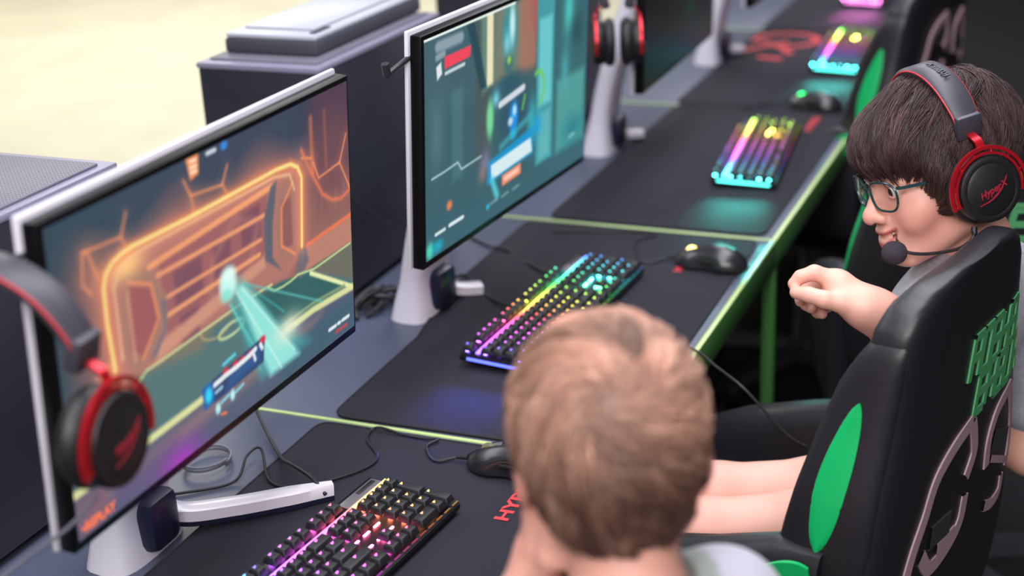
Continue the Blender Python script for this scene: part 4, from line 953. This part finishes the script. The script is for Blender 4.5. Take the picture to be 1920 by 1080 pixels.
# ---------------------------------------------------------------- boy in glasses
HA = (np.array([HEADPOS[0],HEADPOS[1],HEADPOS[2]+D]), head_basis(*HEADANG), HEADS)
def chainW(P, pts, rs, k): return s_chain(P, [zD(p) for p in pts], rs, k)
def bodyA(P):
    d = s_cone(P,zD((.318,.18,-.075)),zD((.350,.225,.03)),.078,.068); d = smin(d,s_cone(P,zD((.350,.225,.03)),zD((.372,.255,.14)),.068,.070),.05)
    d = smin(d,s_cone(P,zD((.355,.19,.155)),zD((.425,.345,.160)),.045,.045),.05); d = smin(d,s_cone(P,zD((.390,.275,.235)),zD((.392,.27,.15)),.046,.055),.03)
    # legs
    d = smin(d,chainW(P,[(.315,.115,-.095),(.22,.088,-.102),(.098,.048,-.106),(.088,.046,-.13),(.105,.06,-.35),(.125,.065,-.64)],[.058,.047,.041,.040,.040,.030],.02),.008)
    d = smin(d,chainW(P,[(.325,.228,-.095),(.22,.192,-.106),(.087,.150,-.108),(.077,.148,-.13),(.095,.155,-.35),(.115,.16,-.64)],[.058,.047,.041,.040,.040,.030],.02),.006)
    for y in (.065,.16): d = smin(d,s_cone(P,zD((.125,y,-.700)),zD((.02,y-.01,-.718)),.034,.024),.02)
    # right arm drawn back beside the chair
    d = smin(d,chainW(P,[(.425,.35,.165),(.470,.375,.04),(.4785,.37,-.085),(.40,.39,-.07),(.315,.358,-.045)],[.046,.041,.038,.032,.022],.015),.02)
    d = smin(d,relaxed_hand(P,zD((.305,.355,-.045)),(-.95,-.25,-.12),(0,0,1),.85,1),.012)
    # left arm: elbow bent, forearm raised towards the desk
    d = smin(d,chainW(P,[(.362,.185,.160),(.365,.155,.10),ELB],[.044,.039,.036],.01),.02)
    d = smin(d,chainW(P,[ELB,(.3357,.085,.1926),(.305,.060,.2235),(.2939,.052,.2315)],[.036,.036,.026,.0235],.012),.012)
    # left hand: palm, curled fingers, thumb meeting the index finger
    h = s_cone(P,zD((.290,.055,.232)),zD((.262,.060,.250)),.0215,.020); h = smin(h,s_cone(P,zD((.283,.070,.226)),zD((.255,.088,.230)),.020,.017),.012)
    h = smin(h,s_cone(P,zD((.270,.052,.240)),zD((.2535,.062,.2575)),.017,.0125),.012)
    h = smin(h,s_cone(P,zD((.287,.045,.232)),zD((.268,.034,.2415)),.015,.0115),.010)
    d = smin(d,h,.014)
    for pts, rs in (([(.2520,.058,.2600),(.2320,.053,.2685),(.2170,.046,.2640),(.2095,.041,.2562)],[.0115,.0094,.0082,.0070]),
                    ([(.2720,.036,.2400),(.2500,.0265,.2462),(.2310,.0270,.2500),(.2150,.0320,.2490)],[.0120,.0104,.0092,.0078]),
                    ([(.2485,.077,.2480),(.2260,.079,.2430),(.2125,.070,.2330),(.2150,.060,.2270)],[.0110,.0092,.0080,.0070]),
                    ([(.2500,.090,.2340),(.2290,.093,.2240),(.2180,.082,.2150),(.2260,.071,.2150)],[.0105,.0088,.0078,.0068]),
                    ([(.2550,.099,.2200),(.2390,.101,.2080),(.2300,.091,.2020),(.2380,.082,.2040)],[.0095,.0080,.0070,.0062])):
        d = smin(d,chainW(P,pts,rs,.0035),.0045)
    return d
boyA = person('person', 'boy in glasses and a headset, smiling, dark fringe, left hand raised with a pinched grip', bodyA, HA, None,
              (.0,-.035,.0), (.56,.47,1.32), .0027, {'blush':[((.092,.05,D-.085),.05,.35),((.08,.15,D-.085),.05,.35),((.212,.045,D+.25),.018,.4),((.36,.1,D+.17),.05,.25)]})
# eyes, teeth
for sx in (-1,1):
    b = MB(); b.lathe([(.0125*math.sin(a),-.0125*math.cos(a)) for a in np.linspace(.02,PI-.02,18)], (sx*.0325,.0795,-.0005), (.06,.98,-.14), 24)
    g = Vector((.06,.98,-.14)).normalized(); e = b.build('eye', m_white, boyA); V = np.array([v.co[:] for v in e.data.vertices]); e.data.vertices.foreach_set('co', to_world(V,HA).ravel()); e.data.update()
    cc = Vector((sx*.0325,.0795,-.0005))+g*.0112; b = MB(); b.lathe([(.0003,.0026),(.003,.0022),(.0054,.0008),(.0060,-.0004)], cc, g, 20)
    i_ = b.build('iris', m_iris, e); V = np.array([v.co[:] for v in i_.data.vertices]); i_.data.vertices.foreach_set('co', to_world(V,HA).ravel()); i_.data.update()
b = MB(); tp = spline([(-.0225,.0850,-.0600),(-.010,.0950,-.0648),(0,.0970,-.0662),(.010,.0950,-.0648),(.0225,.0850,-.0600)],18); b.sweep(tp,[(-.0012,-.0035),(.0012,-.0035),(.0012,.0045),(-.0012,.0045)],[(0,0,1)]*18)
e = b.build('teeth', m_tooth, boyA); V = np.array([v.co[:] for v in e.data.vertices]); e.data.vertices.foreach_set('co', to_world(V,HA).ravel()); e.data.update()
# hair
HY = [-.14,-.05,-.02,.012,.030,.046,.060,.125]; HZ = [-.078,-.072,-.060,-.052,-.048,-.014,.028,.033]
def capA(P):
    X = P.copy(); X[:,0] = np.abs(X[:,0]); d = s_ell(X,(0,-.014,.042),(.0870,.1100,.0915)); d = smin(d,s_ell(X,(0,.058,.050),(.0690,.0500,.0440)),.03); d = smin(d,s_cone(X,(.066,.045,.02),(.070,.028,-.03),.018,.012),.02)
    zh = np.interp(X[:,1],HY,HZ)+.004*np.sin(P[:,0]*190)*(X[:,1] > .05)+.003*np.sin(P[:,0]*430+1)*(X[:,1] > .05)
    return smax(d,zh-X[:,2],.006)
DK = lin((66,46,45))
V, F, C_ = hair_mesh(capA,(-.11,-.14,-.1),(.11,.13,.15),.0032,(0,0,.03),(.15,-.45,.88),22000,9,.060,DK,.22,3,comb=(.0,.45,-.15),swirl=.25,clump=420,rad=.00055,lift=.0032,jit=.14,
    rootok=lambda P: P[:,2] > np.interp(P[:,1],HY,HZ)+.006, capcol=[v*.7 for v in DK], lmul=lambda P: np.clip((P[:,2]-np.interp(P[:,1],HY,HZ)+.012)/.06,.2,1))
mesh_fast('hair', to_world(V,HA), F, m_hair_d, boyA, C_)
# clothes
m_shirt = mat('grey marl shirt', (168,168,178), .85, noise=(160,(146,146,158),.7), bump=(420,.3,.001), sheen=.2); m_shorts = mat('dark shorts', (44,46,60), .85, bump=(300,.2,.001))
def shirtA(P):
    d = s_cone(P,zD((.318,.18,-.06)),zD((.350,.225,.03)),.092,.080); d = smin(d,s_cone(P,zD((.350,.225,.03)),zD((.372,.255,.14)),.080,.080),.05)
    d = smin(d,s_cone(P,zD((.355,.19,.158)),zD((.425,.345,.163)),.054,.054),.05); d = smin(d,s_cone(P,zD((.389,.27,.215)),zD((.392,.27,.15)),.056,.066),.03)
    d = smin(d,chainW(P,[(.425,.35,.165),(.472,.377,.04),(.479,.376,-.012)],[.058,.054,.054],.015),.02); d = smin(d,chainW(P,[(.362,.185,.160),(.365,.155,.10)],[.054,.050],.01),.02)
    d = smax(d,-(P[:,2]-(D-.125)),.004); d = smax(d,-s_cone(P,zD((.392,.27,.262)),zD((.370,.262,.36)),.053,.08),.004)
    return smax(d,(-(P-np.array(zD((.4785,.376,-.022))))@np.array([0,0,1.])),.002) if False else d
V, F = nets(shirtA,(.2,.02,.6),(.6,.52,1.1),.004); mesh_fast('tshirt', V, F, m_shirt, boyA)
def shortsA(P):
    d = s_cone(P,zD((.308,.17,-.085)),zD((.318,.195,-.04)),.096,.090); d = smin(d,s_cone(P,zD((.315,.115,-.095)),zD((.262,.098,-.099)),.072,.060),.02); d = smin(d,s_cone(P,zD((.325,.228,-.095)),zD((.262,.204,-.101)),.072,.060),.02)
    d = smax(d,P[:,2]-(D-.03),.004); return smax(d,.250-P[:,0],.003)
V, F = nets(shortsA,(.15,.0,.5),(.5,.4,.8),.0045); mesh_fast('shorts', V, F, m_shorts, boyA)
m_shoe = mat('dark trainer', (40,40,48), .6); m_sole = mat('pale sole', (200,200,205), .6)
for y in (.065,.16):
    V, F = nets(lambda P: smax(smin(s_cone(P,(.125,y,.052),(.02,y-.01,.036),.044,.032),s_cone(P,(.125,y,.06),(.125,y,.095),.042,.040),.02),-(P[:,2]-.012),.003),(-.03,y-.07,.0),(.19,y+.07,.16),.004); sh = mesh_fast('shoe', V, F, m_shoe, boyA)
    b = MB(); b.sweep(spline([(.165,y,.007),(.08,y-.004,.007),(-.008,y-.011,.007)],10),[[(-w_,-.0065),(w_,-.0065),(w_,.0065),(-w_,.0065)] for w_ in np.interp(np.linspace(0,1,10),[0,.15,.7,1],[.02,.036,.034,.016])],[(0,0,1)]*10); b.build('sole', m_sole, sh)

# ---------------------------------------------------------------- glasses
m_frame = mat('dark teal glasses frame', (34,62,66), .25, coat=.5); m_lens = mat('clear lens', (255,255,255), .02, spec=.5, trans=1.)
m_lens.node_tree.nodes['Principled BSDF'].inputs['IOR'].default_value = 1.02
MH_ = Matrix([[*(HA[2]*HA[1][i]),HA[0][i]] for i in range(3)]+[[0,0,0,1]])
g = thing('glasses', 'dark teal rectangular glasses worn by the smiling boy', 'glasses', M=MH_)
def rim(sx, k=44):
    out = []
    for a in np.linspace(0,2*PI,k,endpoint=False):
        ca, sa = math.cos(a), math.sin(a); x = .0265*math.copysign(abs(ca)**.62,ca); z = (.0190 if sa > 0 else .0215)*math.copysign(abs(sa)**.72,sa)
        x *= 1-.10*(z < 0)*(-z/.02); X = .0325+x; y = .1060-.55*max(0,X-.012)**1.25*.9; out.append((sx*X,y+.06*(z),z-.0035))
    return np.array(out)
for sx in (-1,1):
    R_ = rim(sx); b = MB(); P = np.vstack([R_,R_[:2]]); b.tube(P,.0017,8,cap=False); b.build('rim', m_frame, g)
    b = MB(); c_ = R_.mean(0); b.add(np.vstack([R_,c_[None]+[[0,.0012,0]]]),[[i,(i+1)%44,44] for i in range(44)]); V2 = np.vstack([R_,c_[None]+[[0,.0012,0]]])-[0,.0007,0]; b.add(V2,[[(i+1)%44,i,44] for i in range(44)]); b.build('lens', m_lens, g)
    b = MB(); q = spline([(sx*.0585,.094,.0085),(sx*.067,.088,.0085),(sx*.074,.06,.0075),(sx*.079,.02,.006),(sx*.081,-.002,.002),(sx*.079,-.02,-.012)],24); b.sweep(q,[(-.0011,-.0020),(.0011,-.0020),(.0011,.0020),(-.0011,.0020)],[(0,0,1)]*24); b.build('temple', m_frame, g)
b = MB(); b.tube(spline([(-.0075,.1055,.002),(0,.1105,.0055),(.0075,.1055,.002)],10),.0016,8); b.build('bridge', m_frame, g)

# ---------------------------------------------------------------- headsets
m_band = mat('grey black headband leather', (62,60,70), .45, bump=(160,.1,.001)); m_redm = mat('red anodised metal', (196,30,44), .3, metal=.55); m_redp = mat('red stitched edge', (206,52,60), .5)
m_hp = mat('matte black plastic', (24,23,26), .45); m_cush = mat('black ear cushion', (30,28,31), .5, bump=(120,.12,.001)); m_hlogo = mat('red headset mark', (150,30,46), .5); m_bk = mat('dark band print', (38,36,42), .5)
def headset(name, label, M, mic=True, spread=.1005):
    t = thing(name, label, 'headset', M=M, group='black and red headsets')
    n = 44; A_ = np.linspace(math.radians(24),math.radians(156),n); rx, rz, cz = spread, .110, .030
    pts = np.array([(-rx*math.cos(a)*1.0,-.004,cz+rz*math.sin(a)) for a in A_]); ups = [(-math.cos(a)/rx,0,math.sin(a)/rz) for a in A_]
    wv = np.interp(np.linspace(0,1,n),[0,.12,.5,.88,1],[.0165,.0185,.0205,.0185,.0165])
    b = MB(); b.sweep(pts,[[(-w_,-.003),(-w_*.9,-.008),(w_*.9,-.008),(w_,-.003),(w_,.0025),(w_*.8,.0055),(-w_*.8,.0055),(-w_,.0025)] for w_ in wv],ups); bd = b.build('headband', m_band, t)
    for sg_ in (-1,1):
        b = MB(); b.tube([p+np.array([0,sg_*w_,0])+np.array(u)/np.linalg.norm(u)*.0008 for p,w_,u in zip(pts,wv,ups)],.0014,6); b.build('piping', m_redp, bd)
    text_mesh('band_word', 'HYPERX', .0125, m_bk, bd, Matrix.Translation((-.0325,-.012,cz+rz+.0062-.0078)) @ Matrix.Rotation(-.34,4,'Y') @ Matrix.Translation((-.027,0,.0015)), .0006, bold=.0004)
    for sx in (-1,1):
        e0 = np.array([sx*rx*math.cos(A_[0]),-.004,cz+rz*math.sin(A_[0])])
        b = MB(); Mx = Matrix.Translation(e0) @ Matrix.Rotation(sx*.26,4,'Y'); b.box((-.0075,-.0175,-.024),(.0085,.0175,.008),.003,0,Mx); b.build('end_block', m_band, t)
        cx, cy, ccz = sx*(spread+.0005), -.005, -.016
        b = MB(); b.sweep(spline([e0+[sx*.0015,0,-.018],(sx*(spread+.008),-.0045,.048),(sx*(spread+.011),-.005,.0395)],8),[(-.0055,-.0016),(.0055,-.0016),(.0055,.0016),(-.0055,.0016)],[(sx,0,0)]*8); b.build('slider', m_redm, t)
        b = MB(); ra = np.linspace(math.radians(-16),math.radians(196),48)
        for R_,tw in ((.0535,.0024),(.0465,.0017)):
            p2 = np.array([(cx+sx*.0125,cy+R_*math.cos(a),ccz+R_*math.sin(a)*1.02) for a in ra]); b.sweep(p2,[(-tw,-.0022),(tw,-.0022),(tw,.0022),(-tw,.0022)],[(sx,0,0)]*48)
        for a in np.linspace(math.radians(-14),math.radians(194),8):
            p0 = np.array((cx+sx*.0125,cy+.046*math.cos(a),ccz+.046*math.sin(a)*1.02)); p1 = np.array((cx+sx*.0125,cy+.0535*math.cos(a),ccz+.0535*math.sin(a)*1.02)); b.tube([p0,p1],.0016,6)
        b.build('fork', m_redm, t)
        ax = Vector((sx,0,0))
        b = MB(); b.lathe([(.001,.0),(.040,.0),(.0435,.004),(.0440,.016),(.0425,.0215),(.0375,.0235),(.0345,.0225),(.030,.0245),(.001,.0258)],(cx-sx*.004,cy,ccz),ax,40,0,1.0); ec = b.build('ear_cup', m_hp, t)
        b = MB(); b.lathe([(.018,-.0015),(.030,.0015),(.041,.0005),(.0470,-.006),(.0475,-.012),(.0430,-.0185),(.034,-.0205),(.024,-.017),(.018,-.008)],(cx-sx*.004,cy,ccz),ax,40); b.build('ear_cushion', m_cush, t)
        lm_ = Matrix.Translation((cx+sx*.0223,cy,ccz)) @ (Matrix(((0,0,-1,0),(-1,0,0,0),(0,1,0,0),(0,0,0,1))) if sx < 0 else Matrix(((0,0,1,0),(1,0,0,0),(0,1,0,0),(0,0,0,1)))) 
        text_mesh('cup_mark', 'HyperX', .0125, m_hlogo, ec, lm_ @ Matrix.Rotation(.26,4,'Z') @ Matrix.Translation((-.0205,-.004,0)), .0004, shear=.35, bold=.0003)
        b = MB(); sw = spline([(-.022,-.016,.0002),(-.004,-.012,.0002),(.012,-.001,.0002),(.022,.014,.0002)],14)
        b.sweep(sw,[[(-w_,-.0002),(w_,-.0002),(w_,.0004),(-w_,.0004)] for w_ in np.interp(np.linspace(0,1,14),[0,.5,1],[.0005,.0013,.0005])],[(0,0,1)]*14); b.build('cup_swoosh', m_hlogo, ec, lm_)
    if mic:
        b = MB(); b.tube(spline([(-.104,.020,-.062),(-.108,.028,-.074),(-.098,.046,-.0845),(-.070,.0700,-.0880),(-.052,.084,-.0865),(-.043,.095,-.081)],30),[.0042]*4+[.0024]*26,8); b.build('mic_boom', m_hp, t)
        b = MB(); b.lathe([(.0160*math.sin(a)**.9,-.0170*math.cos(a)) for a in np.linspace(.03,PI-.03,20)],(-.0385,.1055,-.0810),(.4,.75,.2),28); b.build('mic_foam', mat('grey mic foam',(52,48,56),.95,bump=(500,.5,.001)), t)
    return t
headset('headset', 'black and red headset with microphone worn by the boy in glasses', MH_)
# headset hanging from the hook of the nearest monitor
ex = Vector((.99,.06,0)).normalized(); 
def hang(loc, e, s=.95, roll=0.):
    x = Vector(e).normalized(); z = Vector((0,0,1)); y = z.cross(x); R_ = Matrix((x,y,z)).transposed().to_4x4()
    return Matrix.Translation(loc) @ R_ @ Matrix.Rotation(roll,4,'Y') @ Matrix.Scale(s,4) @ Matrix.Translation((0,.004,-.132))
headset('headset', 'black and red headset hanging at the left edge of the goal monitor', hang((-.300,-.725,D+.5005), ex), mic=False)
headset('headset', 'blurred headset hanging on the hook of the nearly black monitor', hang((-.332,1.0,D+.462), (.93,.37,0)), mic=False, spread=.030)

# ---------------------------------------------------------------- fair-haired boy
HB = (np.array([.204,-.612,.355+D]), head_basis(math.radians(-65),math.radians(16),math.radians(3)), .885)
def bodyB(P):
    d = s_cone(P,zD((.315,-.70,-.16)),zD((.285,-.68,.0)),.088,.08); d = smin(d,s_cone(P,zD((.285,-.68,.0)),zD((.250,-.655,.10)),.08,.078),.05)
    d = smin(d,s_cone(P,zD((.155,-.72,.150)),zD((.288,-.592,.205)),.043,.039),.05); d = smin(d,s_cone(P,zD((.232,-.652,.25)),zD((.245,-.652,.13)),.046,.056),.03)
    d = smin(d,chainW(P,[(.288,-.592,.205),(.282,-.51,.10),(.235,-.44,.045),(.15,-.40,.046),(.066,-.363,.035)],[.046,.040,.036,.031,.021],.015),.02)
    d = smin(d,relaxed_hand(P,zD((.062,-.362,.034)),(-.95,.22,-.08),(0,0,1),.85,1),.012)
    d = smin(d,chainW(P,[(.155,-.72,.135),(.10,-.70,.07),(.105,-.69,.035),(.125,-.670,.14),(.1420,-.648,.225)],[.044,.038,.036,.034,.026],.012),.02)
    # left hand against the cheek, fingers pointing up along it
    d = smin(d,s_cone(P,zD((.144,-.645,.238)),zD((.150,-.640,.272)),.024,.021),.012)
    for a,b_,c_,r in (((.152,-.652,.282),(.150,-.645,.308),(.152,-.632,.331),.0088),((.145,-.640,.285),(.143,-.632,.315),(.147,-.618,.340),.0085),((.141,-.628,.282),(.139,-.620,.310),(.145,-.607,.335),.0082),((.141,-.618,.275),(.141,-.610,.298),(.148,-.60,.318),.0075),((.158,-.655,.265),(.168,-.662,.282),(.172,-.658,.297),.0098)):
        d = smin(d,chainW(P,[a,b_,c_],[r*1.12,r,r*.8],.004),.006)
    for hy,kx in ((-.74,-.0),(-.60,.0)):
        d = smin(d,chainW(P,[(.305,hy,-.17),(.08,hy+.06,-.165),(.055,hy+.065,-.19),(.075,hy+.06,-.65)],[.068,.052,.048,.032],.02),.02); d = smin(d,s_cone(P,zD((.07,hy+.06,-.71)),zD((-.03,hy+.065,-.72)),.03,.022),.02)
    return d
boyB = person('person', 'fair-haired boy seen from behind, grey shirt, hand propped against his cheek', bodyB, HB, None, (-.06,-.83,.0), (.42,-.30,1.28), .0034, {'blush':[((.23,-.655,D+.27),.06,.25),((.145,-.64,D+.28),.03,.3)]})
BZ = [-.14,-.05,-.02,-.010,.012,.030,.05,.125]; BH = [-.070,-.066,-.046,.0,.018,-.012,.02,.06]
def capB(P):
    X = P.copy(); X[:,0] = np.abs(X[:,0]); d = s_ell(X,(0,-.010,.0355),(.0820,.1060,.0905)); d = smin(d,s_ell(X,(0,-.054,-.012),(.063,.048,.064)),.03)
    return smax(d,np.interp(X[:,1],BZ,BH)-X[:,2],.005)
FR = lin((190,146,126))
V, F, C_ = hair_mesh(capB,(-.11,-.14,-.1),(.11,.13,.15),.0032,(0,-.005,.02),(-.04,-.92,.42),26000,8,.046,FR,.20,5,comb=(0,0,-.25),swirl=.75,clump=260,rad=.0006,lift=.0055,
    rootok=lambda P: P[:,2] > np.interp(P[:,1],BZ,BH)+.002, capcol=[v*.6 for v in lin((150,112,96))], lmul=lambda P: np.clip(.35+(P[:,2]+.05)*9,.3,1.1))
zc = (np.array([V[:,2]])[0]); k_ = np.clip((zc+.022)/.06,0,1)[:,None]; C_ = C_*(np.array([.28,.25,.25])*(1-k_)+1.0*k_)     # clipped darker sides and nape, longer fair top; painted top light adds contrast
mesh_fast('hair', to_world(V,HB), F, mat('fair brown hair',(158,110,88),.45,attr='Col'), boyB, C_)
m_shirtB = mat('grey green shirt', (172,170,184), .85, attr='Col', bump=(380,.25,.001), sheen=.2); m_rib = mat('pale yoke cloth', (198,194,208), .85, bump=(380,.2,.001))
def shirtB(P):
    d = s_cone(P,zD((.315,-.70,-.15)),zD((.285,-.68,.0)),.102,.094); d = smin(d,s_cone(P,zD((.285,-.68,.0)),zD((.250,-.655,.10)),.094,.091),.05)
    d = smin(d,s_cone(P,zD((.155,-.72,.155)),zD((.290,-.590,.212)),.053,.048),.05); d = smin(d,s_cone(P,zD((.240,-.645,.225)),zD((.245,-.652,.13)),.062,.070),.03)
    d = smin(d,chainW(P,[(.290,-.590,.212),(.285,-.51,.10)],[.052,.052],.015),.02); d = smin(d,chainW(P,[(.155,-.72,.135),(.11,-.705,.085)],[.054,.050],.012),.02)
    d = smax(d,-(P[:,2]-(D-.16)),.004); return smax(d,-s_cone(P,zD((.228,-.655,.262)),zD((.205,-.645,.36)),.058,.085),.004)
V, F = nets(shirtB,(.02,-.85,.55),(.46,-.40,1.08),.004); kc = (s_cone(V,zD((.228,-.655,.262)),zD((.205,-.645,.36)),.058,.085) < .019)[:,None]; mesh_fast('tshirt', V, F, [m_shirtB], boyB, np.where(kc,np.array(lin((136,146,142))),np.array(lin((172,170,184)))))
def shortsB(P):
    d = s_cone(P,zD((.315,-.70,-.17)),zD((.31,-.69,-.12)),.098,.09)
    for hy in (-.74,-.60): d = smin(d,s_cone(P,zD((.305,hy,-.17)),zD((.15,hy+.041,-.165)),.079,.066),.03)
    return smax(d,P[:,2]-(D-.09),.004)
V, F = nets(shortsB,(.05,-.85,.45),(.45,-.45,.75),.005); mesh_fast('shorts', V, F, m_shorts, boyB)
# stool under the fair-haired boy
t = thing('round_stool', 'black round stool under the fair-haired boy', 'stool', (.315,-.68,0))
b = MB(); b.lathe([(.002,.44),(.17,.44),(.185,.455),(.185,.485),(.17,.498),(.002,.502)],(0,0,0),(0,0,1),40); b.build('seat', m_leather, t)
b = MB(); b.tube([(0,0,.02),(0,0,.445)],.028,20); b.build('column', m_metal, t)
b = MB(); b.lathe([(.002,0),(.20,0),(.20,.012),(.04,.03),(.002,.03)],(0,0,0),(0,0,1),40); b.build('base', m_metal, t)

cable('headset_cable', 'thin grey cable hanging from the headset on the goal monitor', [(-.224,-.719,D+.300),(-.235,-.72,D+.288),(-.262,-.722,D+.262),(-.31,-.725,D+.225),(-.36,-.73,D+.18),(-.42,-.73,D+.10),(-.50,-.72,D+.02)], .0019, m_cable2)
